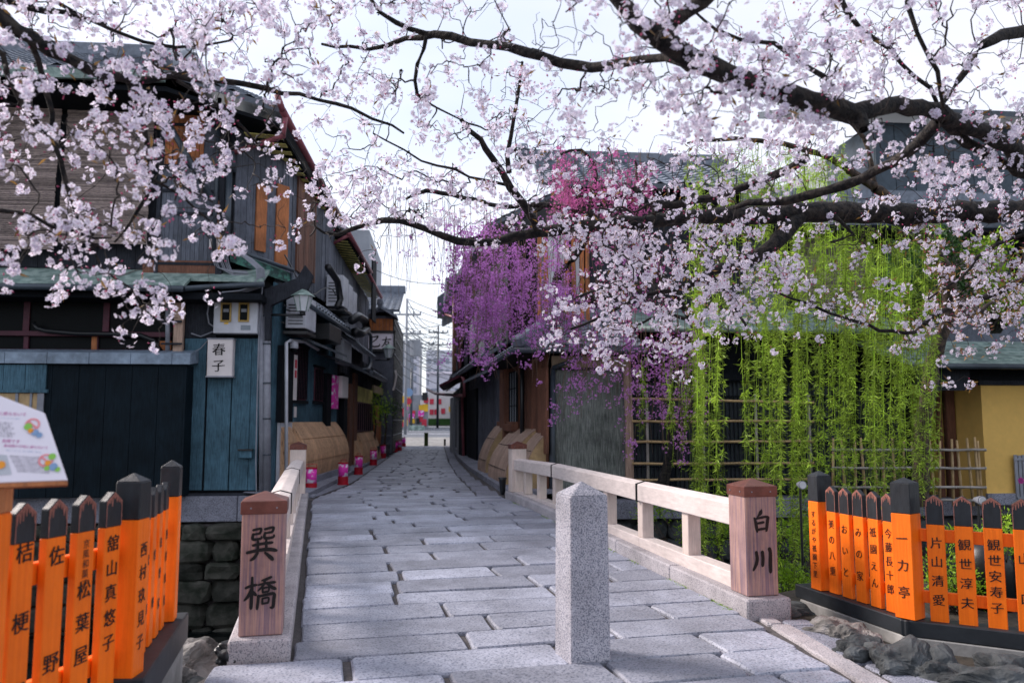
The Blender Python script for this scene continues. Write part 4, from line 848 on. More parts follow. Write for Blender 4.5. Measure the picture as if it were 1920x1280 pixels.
t = thing('security_camera', 'small round security camera under the white pipe at the alley corner', 'camera', WA.c3(528, 652, .2)); b = MB(); c = WA.c3(527, 640, .22); b.tube([c, c-Vector((0, 0, .12))], .075, 12); b.build('housing', 'ac_white', t, smooth=True); b = MB(); rockmesh(b, c-Vector((0, 0, .15)), (.05, .05, .04), 5, 2, 0); b.build('dome', 'glass_dark', t, smooth=True)
for lb, W, x0, y0, x1, y1, d0, d1, m_ in (('black hood box above the lattice windows', WA, 566, 610, 592, 640, .1, .5, 'black_metal'), ('grey panel box hung beyond the black hood box', WA, 617, 640, 634, 683, .12, .3, 'far_grey')):
    boxthing('utility_box', lb, 'box', W, x0, y0, x1, y1, d0, d1, m_)
t = boxthing('hanging_sign', 'white blank projecting sign board under the grey panel box', 'sign', WA, 622, 706, 634, 746, .08, .24, 'panel_white')
t = boxthing('shop_banner', 'narrow purple and white cloth banner between dark posts', 'banner', WA, 613, 704, 621, 766, .10, .17, 'hotpink', bev=0, nm='cloth')
# curved skirts (inuyarai)
def skirt(label, W, x0, x1, ztop, zbot, out_, mat, bulge=.0, slats=0, group='curved board skirts along the alley', u0=None, u1=None, back=0., zt1=None):
    a_ = W.U(x0) if u0 is None else W.a+W.u*u0; b_ = W.U(x1) if u1 is None else W.a+W.u*u1; t = thing('wall_skirt', label, 'fence', (a_.x, a_.y, zbot), group); N = 10; n = W.n
    prof = [(.04+(out_)*(math.sin(i/N*math.pi/2)**.8)+bulge*math.sin(i/N*math.pi), ztop+(zbot-ztop)*(i/N)) for i in range(N+1)]
    L = (b_-a_).length; m = max(1, int(L/.11)); b = MB()
    for k in range(m):
        q0 = a_+(b_-a_)*(k/m)+W.u*.002; q1 = a_+(b_-a_)*((k+1)/m)-W.u*.002; vs = []; dz = random.uniform(-.012, .012) if slats else 0
        for q in (q0, q1):
            for j, (o_, z) in enumerate(prof): vs.append((q.x+n.x*o_, q.y+n.y*o_, z+(dz if j == 0 else 0)))
            for j, (o_, z) in enumerate(prof): vs.append((q.x+n.x*(o_-.02), q.y+n.y*(o_-.02), z))
        H = N+1; o2 = 2*H; fs = []
        for j in range(N): fs += [(j, j+1, o2+j+1, o2+j), (H+j, o2+H+j, o2+H+j+1, H+j+1), (j, H+j, H+j+1, j+1), (o2+j, o2+j+1, o2+H+j+1, o2+H+j)]
        fs += [(0, o2, o2+H, H), (N, H+N, o2+H+N, o2+N)]; b.add(vs, fs)
    b.build('boards', mat, t)
    b = MB(); 
    for j in (3, 7):
        o_, z = prof[j]; q = a_; r_ = b_; b.tube([(q.x+n.x*(o_+.008), q.y+n.y*(o_+.008), z), (r_.x+n.x*(o_+.008), r_.y+n.y*(o_+.008), z)], .006, 4)
    b.build('seam_batten', 'dark_board' if mat != 'tan_board' else 'tan_board', t)
    sd = MB()
    for q in (a_-W.u*.003, b_+W.u*.003): sd.add([(q.x+n.x*.0, q.y+n.y*.0, ztop)]+[(q.x+n.x*(o_-.022), q.y+n.y*(o_-.022), z) for o_, z in prof]+[(q.x, q.y, zbot)], [tuple(range(N+3))])
    sd.build('side_cheek', 'bamboo' if slats else mat, t); return t
skirt('big bulging tan board skirt with dark scratches beside the first lantern', WA, 541, 628, 1.27, .28, .29, 'tan_board', .07)
b = MB(); WA.rect(b, 541, 878, 629, 925, .03, .40); 
t = thing('stone_plinth', 'dark stone footing below the big tan skirt', 'plinth', WA.c3(580, 925, .2)); b = MB(); wallbox(b, WA.U(541), WA.U(629), .0, .28, .03, .38, WA.n); b.build('block', 'granite_dark', t)
skirt('narrow tan board skirt at the alley corner behind the end post', WA, 520, 538, 1.27, .1, .25, 'tan_board', .05)
# --- houses B and C ---
hB = house('townhouse', 'narrow dark wooden townhouse with maroon lattice in the middle of the left row', (-2.4, 20, 0))
b = MB(); b.box(-9, -2.45, 18.7, 23.2, 0, 3.2); b.box(-9, -2.62, 18.7, 23.2, 3.2, 5.8); b.build('wall', 'black_board', hB)
b = MB(); planks(b, WB.a, WB.b, .1, 3.2, .2, .03, WB.n, .01, .02); b.build('street_boards', 'dark_board', hB)
b = MB(); planks(b, WB.a-WB.n*.2, WB.b-WB.n*.32, 3.3, 5.5, .3, .03, WB.n, .01, .02); b.build('upper_boards', 'grey_board', hB)
b = MB(); WB.rect(b, 665, 755, 695, 808, .035, .08); b.build('maroon_lattice', 'maroon', hB)
b = MB(); 
for x in range(667, 695, 4): WB.rect(b, x, 757, x+1, 806, .081, .095)
b.build('lattice_grille', 'black_board', hB)
b = MB(); WB.rect(b, 667, 728, 695, 755, .035, .07); b.build('noren_curtain', 'rafter_yellow', hB)
b = MB(); WB.rect(b, 648, 720, 654, 905, .03, .12); WB.rect(b, 657, 700, 663, 900, .03, .12); b.build('post', 'brown_board', hB)
b = MB(); WB.rect(b, 690, 480, 697, 600, .05, .10); b.build('balcony_panel', 'black_board', hB)
for Wq, hh, x0, x1, yy in ((WB, hB, 650, 690, 695),): awning(hh, Wq, x0, x1, yy, .5, .2)
b = MB(); tiles(b, (-2.0, 18.65, 3.1), (-1.9, 23.2, 3.1), (-2.4, 23.2, 3.45), (-2.5, 18.65, 3.45)); b.build('street_pent_roof', 'tile', hB)
b = MB(); tiles(b, (-2.2, 18.5, 5.72), (-2.1, 23.3, 5.72), (-4.8, 23.3, 7.2), (-4.8, 18.5, 7.2)); b.build('tiled_roof', 'tile', hB)
b = MB(); b.hexa([(-2.2, 18.5, 5.55), (-2.1, 23.3, 5.55), (-4.8, 23.3, 5.75), (-4.8, 18.5, 5.75), (-2.2, 18.5, 5.62), (-2.1, 23.3, 5.62), (-4.8, 23.3, 6.9), (-4.8, 18.5, 6.9)]); b.build('eave_soffit', 'black_board', hB)
eave(hB, (-2.2, 18.7, 5.53), (-2.12, 23.2, 5.53), 14, -.5, .04); b = MB(); b.tube([(-2.15, 18.4, 5.62), (-2.05, 23.3, 5.62)], .055, 8); b.tube([(-2.15, 18.45, 5.58), (-2.5, 18.5, 5.4)], .04, 8); b.build('side_gutter', 'maroon_pipe', hB, smooth=True)
skirt('flat leaning tan board skirt below the maroon lattice', WB, 667, 698, .98, .1, .28, 'tan_board', 0)
skirt('thin tan board skirt leaning next to a black post', WB, 658, 664, .9, .1, .25, 'tan_board', 0)
b = MB(); b.tube([WB.c3(px, py, .22) for px, py in ((664, 622), (676, 622), (681, 630), (681, 680), (676, 692), (660, 694))], .055, 8); b.build('square_bent_pipe', 'gutter', hB, smooth=True)
hC = house('townhouse', 'brown posted townhouse with potted pines just before the sign gable', (-2.2, 26, 0))
b = MB(); b.box(-9, -2.35, 23.3, 29, 0, 2.9); b.box(-9, -2.68, 23.3, 29, 2.9, 5.6); b.build('wall', 'black_board', hC)
b = MB(); planks(b, WC.a, WC.b, .1, 3.0, .2, .03, WC.n, .01, .02); b.build('street_boards', 'dark_board', hC)
b = MB(); planks(b, WC.a-WC.n*.38, WC.b-WC.n*.48, 3.0, 5.6, .35, .03, WC.n, .01, .02); b.build('upper_boards', 'grey_board', hC)
b = MB(); WC.rect(b, 700, 760, 706, 870, .03, .12); WC.rect(b, 708, 790, 711, 868, .03, .10); b.build('post', 'orange_board', hC)
b = MB(); tiles(b, (-1.95, 23.3, 2.7), (-1.9, 28.9, 2.7), (-2.6, 28.9, 3.0), (-2.6, 23.3, 3.0)); b.build('street_pent_roof', 'tile', hC)
b = MB(); tiles(b, (-2.2, 23.3, 5.7), (-2.15, 28.3, 5.7), (-4.8, 28.6, 6.9), (-4.8, 23.3, 6.9)); b.build('tiled_roof', 'tile', hC)
eave(hC, (-2.25, 23.4, 5.6), (-2.2, 28.2, 5.6), 14, -.4, .04); b = MB(); b.tube([(-2.17, 23.3, 5.66), (-2.12, 28.4, 5.66)], .055, 8); b.build('side_gutter', 'maroon_pipe', hC, smooth=True)
b = MB(); WC.rect(b, 695, 725, 712, 738, .05, .12); b.build('door_curtain', 'cream', hC)
a0 = WC.c3(697, 675, .1); lampthing('copper wall lantern on the brown posted townhouse', a0, a0+Vector((.45, -.1, 0)), 0, 1.1)
# --- house D with the gable sign ---
hD = house('corner_house', 'tall dark corner house with tiled roof, white character sign and black slatted side', (-2.4, 29.2, 0))
WD = Wall((-5, 29.2), (-1.74, 29.2), (0, -1)); WDs = Wall((-1.72, 29.2), (-1.74, 36.6), (1, 0))
b = MB(); b.box(-6, -1.76, 29.24, 36.5, 0, 5.3); b.build('wall', 'black_board', hD)
b = MB(); WD.rect(b, 660, 660, 737, 850, .03, .06); b.build('grey_front', 'grey_board', hD); b = MB(); planks(b, (WD.p(672, 700).x, 29.2), (-1.76, 29.2), WD.p(700, 720).z, WD.p(700, 592).z, .22, .05, (0, -1), .01); b.build('front_boards', 'grey_board', hD)
b = MB(); planks(b, (WD.p(691, 700).x, 29.1), (WD.p(736, 700).x, 29.1), WD.p(700, 620).z, WD.p(700, 598).z, .13, .04, (0, -1), .015); b.build('warm_gable_board', 'orange_board', hD)
b = MB(); WD.rect(b, 687, 622, 741, 626, .10, .3); WD.rect(b, 687, 655, 741, 660, .10, .3); WD.rect(b, 687, 622, 690.5, 658, .101, .3); WD.rect(b, 737.5, 622, 741, 658, .101, .3); b.build('sign_frame', 'black_metal', hD)
b = MB(); WD.rect(b, 690, 626, 738, 655, .12, .26); sg = b.build('sign_panel', 'sign_white', hD)
b = MB(); c = WD.c3(703, 641, .265); brush(b, [[(20, 20, 5), (60, 14, 8), (76, 12, 9), (60, 38, 7), (24, 66, 6), (22, 84, 10), (50, 90, 9), (84, 86, 8), (90, 70, 4)]], c, (1, 0, 0), (0, 0, 1), .48)
c = WD.c3(726, 643, .265); brush(b, [[(14, 30, 6), (50, 26, 7), (84, 24, 8)], [(46, 6, 7), (40, 40, 8), (24, 72, 7), (8, 88, 4)], [(38, 48, 6), (66, 46, 7), (58, 68, 8), (30, 92, 5)], [(36, 60, 6), (62, 78, 9), (90, 92, 10)]], c, (1, 0, 0), (0, 0, 1), .44)
b.build('lettering', 'ink', sg)
b = MB(); tiles(b, (-3.6, 28.75, 5.25), (-1.5, 28.75, 5.25), (-1.5, 32.4, 6.5), (-3.6, 32.4, 6.5), .22, .26); b.build('tiled_roof', 'tile', hD)
b = MB(); b.bar((-3.7, 32.4, 6.6), (-1.45, 32.4, 6.6), .3, .3); b.build('ridge', 'tile', hD, bevel=.03)
gx0, gx1, gz = WD.p(689, 596).x, WD.p(740, 596).x, WD.p(715, 597).z; gm = (gx0+gx1)/2
for sx, nm in ((gx0-.12, 0), (gx1+.12, 1)):
    b = MB(); b.hexa([(sx, 28.6, gz-.05), (gm, 28.6, gz+.30), (gm, 29.6, gz+.30), (sx, 29.6, gz-.05), (sx, 28.6, gz+.03), (gm, 28.6, gz+.39), (gm, 29.6, gz+.39), (sx, 29.6, gz+.03)]); b.build('gable_roof', 'tile', hD)
b = MB(); b.bar((gm, 28.55, gz+.42), (gm, 29.9, gz+.42), .16, .14); rockmesh(b, (gm, 28.55, gz+.52), (.12, .08, .12), 3, 2, .2); b.build('ridge_ornament', 'tile', hD)
b = MB(); y = 29.3
while y < 36.5: b.box(-1.755, -1.70, y, y+.05, .15, 5.2); y += .16
b.build('slat', 'black_metal', hD)
b = MB()
for z in (.75, 1.3, 1.85, 2.5, 3.1, 3.7, 4.3, 4.85): b.box(-1.70, -1.675, 29.3, 36.5, z, z+.035)
for z in (.75, 1.5): b.box(WD.p(716, 700).x, -1.74, 29.05, 29.09, z, z+.03)
b.build('band', 'zinc', hD)
b = MB(); b.tube([WD.c3(px, py, .3) for px, py in ((742, 695), (744, 705), (741, 722), (738, 732))], .035, 6); b.build('hanging_cloth', 'panel_white', hD)
# potted pines
for i, (px, py, lb) in enumerate(((702, 765, 'wispy pale green potted bamboo on the townhouse ledge'), (722, 765, 'flat-topped green pine in a pot before the corner house'))):
    q = PY(px, py, 25.5 if i == 0 else 27.5); t = thing('potted_plant', lb, 'plant', (q.x, q.y, 1.2)); b = MB()
    b.tube([(q.x, q.y, .08), (q.x, q.y, .5)], [.16, .2], 12); b.build('pot', 'rock', t); b = MB(); b.tube([(q.x, q.y, .5), (q.x+.05, q.y, 1.1), (q.x, q.y, q.z)], [.04, .03, .02], 6); b.build('stem', 'bark_brown', t)
    r2 = np.random.default_rng(i); n = 900; c = r2.normal(size=(n, 3))*[.28, .25, .12 if i else .28]+[q.x, q.y, q.z]; d = r2.normal(size=(n, 3)); d /= np.linalg.norm(d, axis=1)[:, None]; e2 = r2.normal(size=(n, 3))*.02
    vs = np.concatenate([c, c+d*.09+e2*.3, c+e2+d*.045], 1).reshape(-1, 3); npmesh('foliage', vs, np.arange(n*3).reshape(-1, 3), 'leaf_dark' if i else 'leaf_bright', t)
# ---- lanterns on the ground ----
LAN = [(583, 921, 'nearest pink and red floor lantern, beside the left end post of the bridge'), (643, 907, 'second floor lantern along the left kerb, before the thin skirt and black post'), (672, 888, 'third floor lantern, in front of the flat leaning skirt'), (700, 871, 'fourth floor lantern, at the corner of the flat leaning skirt'), (718, 858, 'fifth floor lantern, below the potted pine'), (741, 847, 'sixth floor lantern, first along the slatted corner house'), (749, 844, 'seventh floor lantern, second along the slatted corner house'), (757, 836, 'farthest floor lantern, alone at the end of the slatted house')]
first = None
for i, (px, py, lb) in enumerate(LAN):
    q = G(px, py, .085)
    if i == 0:
        t = thing('paper_lantern', lb, 'lantern', (0, 0, 0), 'pink and red floor lanterns along the alley')
        b = MB(); b.tube([(0, 0, .02), (0, 0, .16)], .098, 20); b.build('red_base', 'red', t, smooth=False)
        b = MB(); b.tube([(0, 0, .162), (0, 0, .40)], .092, 24); b.build('printed_shade', 'hotpink', t, smooth=True)
        b = MB(); b.tube([(0, 0, .401), (0, 0, .425)], .098, 20); b.tube([(0, 0, 0), (0, 0, .02)], .11, 16); b.build('rim', 'red', t)
        b = MB(); b.tube([(-.09, 0, .42), (-.085, 0, .475), (0, 0, .48), (.085, 0, .475), (.09, 0, .42)], .005, 5); b.build('handle', 'red', t); first = t
    else: t = dup(first); t['label'] = lb
    t.location = (q.x+.0, q.y, .07); t.rotation_euler = (0, 0, i*1.1)
# ================= buildings on the right =================
W1 = Wall((1.82, 13.35), (1.52, 17.5), (-1, 0)); W1f = Wall((1.82, 13.35), (8.3, 13.35), (0, -1)); WR2 = Wall((1.52, 17.5), (.95, 25.5), (-1, 0))
h1 = house('riverside_house', 'old wooden house with weathered board panel at the right corner of the bridge', (1.9, 13.4, 0))
b = MB(); b.box(1.9, 3.2, 13.38, 17.5, 0, 2.7); b.box(2.3, 5.6, 14.2, 18.5, 2.5, 5.75); b.build('wall', 'black_board', h1)
b = MB(); planks(b, (W1f.p(1041, 800).x, 13.35), (W1f.p(1174, 800).x, 13.35), .06, W1f.p(1100, 692).z, .085, .02, (0, -1), .0015, .0015); b.build('weathered_panel', 'weathered', h1)
b = MB(); W1f.rect(b, 1034, 668, 1180, 690, 0, .05); b.build('plaster_band', 'cream', h1); b = MB(); W1f.rect(b, 1036, 689, 1180, 694, .0, .07); b.build('lintel', 'dark_board', h1)
b = MB(); q = W1f.p(1179, 930); b.tube([(q.x, 13.28, .02), (q.x+.01, 13.27, 1.2), (q.x-.02, 13.28, 2.25)], [.075, .068, .07], 9); b.build('peeled_log_post', 'pale_board', h1)
b = MB(); b.tube([W1f.c3(1035, 690, .06), W1f.c3(1035, 860, .06), W1f.c3(1035, 930, .06)], .05, 8); b.build('corner_pipe', 'gutter', h1, smooth=True)
b = MB(); planks(b, W1.a, W1.b, .08, 2.5, .2, .03, W1.n, .01, .015); b.build('street_boards', 'brown_board', h1)
b = MB(); W1.rect(b, 950, 690, 959, 830, .03, .16); W1.rect(b, 941, 790, 977, 809, .05, .12); W1.rect(b, 959, 795, 977, 808, .12, .2); W1.rect(b, 1022, 690, 1032, 850, .03, .08); b.build('timber_frame', 'brown_board', h1, bevel=.006)
b = MB(); W1.rect(b, 962, 698, 975, 790, .05, .07); b.build('paper_window', 'paper', h1)
b = MB(); 
for x in (961.5, 966, 970.5, 975): W1.rect(b, x, 697, x+1, 791, .071, .085)
for y in (697, 728, 760, 790): W1.rect(b, 961.5, y, 976, y+1.5, .086, .095)
b.build('window_bar', 'black_board', h1)
b = MB(); b.tube([W1.c3(991, 660, .12), W1.c3(991, 840, .12)], .045, 8); b.build('rain_pipe', 'black_metal', h1, smooth=True)
b = MB(); b.tube([W1.c3(958, 640, .3), W1.c3(958, 680, .2)], .04, 8); b.tube([W1f.c3(1035, 690, .1), W1f.c3(1085, 672, .35)], .035, 8); b.build('gutter_bend', 'gutter', h1, smooth=True)
zE = W1f.p(1100, 655).z
b = MB(); tiles(b, (1.25, 12.95, zE), (3.35, 12.95, zE), (3.35, 14.2, zE+.62), (2.2, 14.2, zE+.62)); tiles(b, (.98, 17.6, zE), (1.25, 12.95, zE), (2.2, 14.2, zE+.62), (2.2, 17.6, zE+.62)); b.build('lower_roof', 'tile', h1)
b = MB(); pts = [(1.22, 12.9, zE+.06), (1.6, 13.4, zE+.32), (2.2, 14.2, zE+.78)]
for k, (a_, c_) in enumerate(zip(pts, pts[1:])): b.bar(a_, c_, .2, .18)
b.bar((2.2, 14.2, zE+.72), (5.0, 14.2, zE+.72), .16, .2); b.build('hip_ridge', 'tile', h1, bevel=.03)
b = MB(); b.tube([(1.2, 12.88, zE-.06), (3.4, 12.88, zE-.06)], .045, 8); b.tube([(1.2, 12.88, zE-.06), (.95, 17.5, zE-.06)], .045, 8); b.build('gutter', 'gutter', h1, smooth=True)
b = MB(); b.hexa([(1.3, 13, zE-.1), (3.3, 13, zE-.1), (3.3, 13.4, zE-.06), (1.3, 13.4, zE-.06), (1.3, 13, zE-.04), (3.3, 13, zE-.04), (3.3, 13.4, zE-.0), (1.3, 13.4, zE-.0)]); b.hexa([(1.2, 13.2, zE-.1), (1.9, 13.4, zE-.08), (1.7, 17.5, zE-.08), (1.0, 17.5, zE-.1), (1.2, 13.2, zE-.04), (1.9, 13.4, zE-.02), (1.7, 17.5, zE-.02), (1.0, 17.5, zE-.04)]); b.build('soffit', 'black_board', h1)
WU = Wall((2.3, 14.2), (5.6, 14.2), (0, -1)); b = MB(); planks(b, (2.3, 14.2), (5.6, 14.2), 3.2, 5.4, .3, .03, (0, -1)); planks(b, (2.3, 14.2), (2.1, 18.5), 3.2, 5.4, .3, .03, (-1, 0)); b.build('upper_boards', 'dark_board', h1)
b = MB(); 
for x0 in (1008, 1020, 1060, 1072, 1088, 1098): WU.rect(b, x0, 430, x0+7, 620, .035, .09)
b.build('orange_mullion', 'orange_board', h1, bevel=.004); b = MB(); WU.rect(b, 1028, 440, 1058, 600, .035, .045); WU.rect(b, 1079, 450, 1087, 600, .035, .05); b.build('window_pane', 'glass_frost', h1)
b = MB(); tiles(b, (1.7, 13.5, 5.45), (6.0, 13.5, 5.45), (6.0, 16.2, 6.75), (1.9, 16.2, 6.75)); b.build('main_roof', 'tile', h1); b = MB(); b.bar((1.75, 16.2, 6.82), (6.1, 16.2, 6.82), .3, .24); b.tube([(1.62, 16.2, 6.9), (1.78, 16.2, 6.9)], .2, 16); b.tube([(1.60, 16.2, 6.9), (1.61, 16.2, 6.9)], .15, 12); b.build('ridge', 'tile', h1, bevel=.02)
skirt('tallest curved board skirt, cut by the far end post of the right railing', W1, 0, 0, 1.14, .1, .55, 'pale_board', .05, 1, u0=.95, u1=3.2)
skirt('split-topped board skirt nearest the weathered panel', W1, 0, 0, 1.08, .1, .38, 'pale_board', .05, 1, u0=.05, u1=.92)
skirt('narrow board skirt with yellow bamboo cheek, farthest along the right wall', WR2, 0, 0, 1.25, .08, .50, 'pale_board', .03, 1, u0=.0, u1=1.3)
b = MB(); P = []
pts = [(1.28, 12.9), (1.18, 14), (.98, 17.5), (.85, 20), (.7, 25), (.6, 38.5)]
for x, y in pts: P += [(x-.12, y, .06), (x-.12, y, .16), (x+.1, y, .17), (x+.9, y, .17)]
b.add(P, [(4*i+j, 4*i+j+1, 4*i+j+5, 4*i+j+4) for i in range(len(pts)-1) for j in range(3)]+[(0, 1, 2, 3)]); struct(b.build('right_kerb', 'granite_dark', origin=(1, 13, 0)))
b = MB(); P = []; pts = [(-2.12, 13.2), (-2.05, 16), (-1.98, 23), (-1.9, 29), (-1.84, 38.5)]
for x, y in pts: P += [(x+.04, y, .05), (x+.04, y, .15), (x-.14, y, .16), (x-1.0, y, .16)]
b.add(P, [(4*i+j, 4*i+j+1, 4*i+j+5, 4*i+j+4) for i in range(len(pts)-1) for j in range(3)]+[(0, 1, 2, 3)]); struct(b.build('left_kerb', 'granite_dark', origin=(-2, 13, 0)))
t = thing('black_pot', 'small black metal pot standing by the far end post', 'pot', (1.05, 13.05, .1)); b = MB(); b.tube([(1.02, 13.05, .1), (1.02, 13.05, .16), (1.02, 13.05, .34), (1.02, 13.05, .38)], [.03, .045, .06, .075], 12); b.build('body', 'black_metal', t, smooth=True)
# second right house
h2 = house('alley_house', 'second wooden house on the right with pink downpipe and maroon awning', (1.4, 20, 0))
b = MB(); b.box(1.6, 6, 17.6, 25.5, 0, 5.6); b.build('wall', 'black_board', h2)
b = MB(); planks(b, WR2.a, WR2.b, .08, 2.7, .25, .03, WR2.n, .012, .02); b.build('street_boards', 'grey_board', h2)
b = MB(); planks(b, WR2.a, WR2.b, 3.0, 5.5, .4, .03, WR2.n, .012, .02); b.build('upper_boards', 'dark_board', h2)
b = MB(); WR2.rect(b, 858, 580, 872, 700, .05, .1); WR2.rect(b, 872, 740, 878, 860, .04, .2); WR2.rect(b, 884, 730, 900, 880, .04, .1); b.build('dark_panel', 'black_board', h2)
b = MB(); WR2.rect(b, 905, 640, 917, 690, .05, .12); WR2.rect(b, 886, 600, 898, 660, .05, .1); b.build('side_shutter', 'grey_board', h2)
b = MB(); tiles(b, (.55, 25.2, 2.75), (.98, 17.7, 2.75), (1.6, 17.7, 3.15), (1.3, 25.2, 3.15)); b.build('lower_roof', 'tile', h2)
b = MB(); tiles(b, (.35, 25.5, 5.65), (1.0, 17.6, 5.65), (4, 17.6, 7.2), (4, 25.5, 7.2)); b.build('tiled_roof', 'tile', h2); b = MB(); b.bar((4, 17.4, 7.3), (4, 25.5, 7.3), .3, .3); b.build('ridge', 'tile', h2)
b = MB(); b.tube([WR2.c3(879, 560, .3), WR2.c3(879, 690, .3), WR2.c3(879, 703, .3)], .055, 8); b.tube([WR2.c3(832, 582, .5), WR2.c3(879, 598, .32)], .04, 8); b.build('pink_downpipe', 'maroon_pipe', h2, smooth=True)
b = MB(); b.tube([WR2.c3(879, 700, .3), WR2.c3(892, 712, .35), WR2.c3(892, 742, .35), WR2.c3(850, 738, .7), WR2.c3(840, 730, .9)], .05, 8); b.tube([WR2.c3(878, 745, .2), WR2.c3(878, 870, .15)], .045, 8); b.build('bent_pipe', 'maroon_pipe', h2, smooth=True)
q = WR2.c3(879, 705, .1); b = MB(); b.hexa([(q.x-.85, q.y-.6, 2.35), (q.x-.02, q.y-.9, 2.75), (q.x+.1, q.y+2.6, 2.75), (q.x-.7, q.y+2.6, 2.35), (q.x-.85, q.y-.6, 2.43), (q.x-.02, q.y-.9, 2.83), (q.x+.1, q.y+2.6, 2.83), (q.x-.7, q.y+2.6, 2.43)]); b.build('maroon_awning', 'maroon', h2)
awning(h2, WR2, 898, 940, 696, .45, .2, 'tile', .07)
b = MB(); WR2.rect(b, 862, 750, 868, 868, .04, .1); WR2.rect(b, 850, 745, 857, 850, .04, .12); b.build('pale_post', 'far_grey', h2)
h3 = house('alley_house', 'farthest house on the right with a white plaster end wall and jutting eave', (1.0, 30, 0))
b = MB(); b.box(.93, 6, 25.6, 38, 0, 5.7); b.build('wall', 'black_board', h3)
b = MB(); planks(b, (.93, 25.6), (.66, 38), .08, 2.6, .3, .03, (-1, 0), .02, .03); b.build('street_boards', 'dark_board', h3)
b = MB(); b.box(.42, .93, 27.5, 29.5, 2.9, 5.6); b.build('plaster_wall', 'far_pale', h3); b = MB(); b.box(.40, .5, 25.6, 27.4, 2.9, 5.4); b.build('wooden_bay', 'brown_board', h3)
b = MB(); tiles(b, (.05, 38, 5.8), (.15, 25.5, 5.8), (4, 25.5, 7.8), (4, 38, 7.8)); b.build('tiled_roof', 'tile', h3)
b = MB(); b.hexa([(-.15, 31, 5.5), (.9, 31, 5.6), (.9, 33, 5.6), (-.15, 33, 5.5), (-.15, 31, 6.1), (.9, 31, 6.9), (.9, 33, 6.9), (-.15, 33, 6.1)]); b.build('jutting_eave', 'gutter', h3)
b = MB(); tiles(b, (.25, 38, 2.7), (.35, 25.6, 2.7), (.9, 25.6, 3.1), (.8, 38, 3.1)); b.build('lower_roof', 'tile', h3)
# lattice house along the river
h4 = house('lattice_house', 'long riverside house with dark lattice windows behind the willow', (5, 13.5, 0))
b = MB(); b.box(3.25, 8.4, 13.6, 18.5, 0, 2.7); b.box(3.4, 14, 14.6, 18.5, 2.5, 4.9); b.build('wall', 'black_board', h4)
x = 3.28; seg = 0
b = MB()
while x < 8.3: b.box(x, x+.03, 13.46, 13.50, .08, 1.95); x += .075
b.build('lattice_grille', 'lattice', h4)
b = MB(); b.box(3.26, 8.3, 13.53, 13.59, .08, 2.0); b.build('grey_screen', 'grey_board', h4)
b = MB()
for z in (.08, .5, .9, 1.3, 1.7, 1.95): b.box(3.25, 8.3, 13.43, 13.455, z, z+.03)
for x in (3.9, 4.65, 5.4, 6.2, 7.2, 8.2): b.box(x, x+.09, 13.40, 13.52, .08, 2.4)
b.box(3.25, 8.3, 13.38, 13.54, 1.99, 2.10); b.build('lattice_frame', 'black_board', h4)
zE2 = 2.86; b = MB(); slab(b, 3.3, 8.2, 14.6, 3.42, 12.95, zE2, .05); b.build('copper_roof', 'patina', h4); b = MB(); b.tube([(3.3, 12.9, zE2-.05), (8.2, 12.9, zE2-.05)], .045, 8); b.build('gutter', 'patina', h4, smooth=True)
b = MB(); planks(b, (3.4, 14.6), (14, 14.6), 3.35, 4.85, .45, .03, (0, -1)); b.build('upper_boards', 'grey_board', h4)
for x0, x1 in ((6.8, 8.2), (9.3, 11.0), (11.4, 13)):
    b = MB(); 
    for k in range(46): z = 3.42+k*.03; b.box(x0, x1, 14.48, 14.495, z, z+.022)
    b.build('upper_blind', 'sudare', h4)
b = MB()
for x in (5.0, 6.6, 8.4, 9.15, 11.2, 13.1): b.box(x, x+.14, 14.42, 14.56, 3.4, 4.85)
b.build('upper_post', 'black_board', h4)
b = MB(); tiles(b, (5.2, 13.7, 4.95), (15, 13.7, 4.95), (15, 17.3, 6.35), (5.2, 17.3, 6.35), .24, .22); b.build('tiled_roof', 'tile', h4)
b = MB(); b.box(5.2, 15, 13.75, 14.6, 4.80, 4.88); b.build('soffit', 'black_board', h4); b = MB(); b.bar((5.2, 17.3, 6.45), (15, 17.3, 6.45), .3, .3); b.build('ridge', 'tile', h4)
# blue-grey clad block and dark roof behind
h5 = house('metal_clad_building', 'blue-grey metal clad building rising behind the tiled riverside roof', (10, 19.5, 0), 'building')
WM = Wall((6, 19), (16, 19), (0, -1)); xa, xb = WM.p(1640, 300).x, WM.p(1870, 300).x; zt_ = WM.p(1700, 232).z
b = MB(); planks(b, (xa, 19), (xb+3, 19), 5.5, zt_, .55, .04, (0, -1), .02); b.build('cladding', 'clad', h5); b = MB(); b.box(xa, xb+3, 19.01, 24, 0, zt_-.01); b.build('wall', 'clad', h5); b = MB(); b.box(WM.p(1560, 300).x, xa-.01, 19.3, 22, 5, WM.p(1600, 288).z); b.build('pale_wing', 'far_grey', h5)
b = MB(); b.hexa([(xa-1.8, 18.3, zt_), (xb+3.5, 18.3, zt_), (xb+3.5, 22, zt_+1.2), (xa-1.8, 22, zt_+1.2), (xa-1.8, 18.3, zt_+.14), (xb+3.5, 18.3, zt_+.14), (xb+3.5, 22, zt_+1.4), (xa-1.8, 22, zt_+1.4)]); b.build('dark_roof', 'gutter', h5)
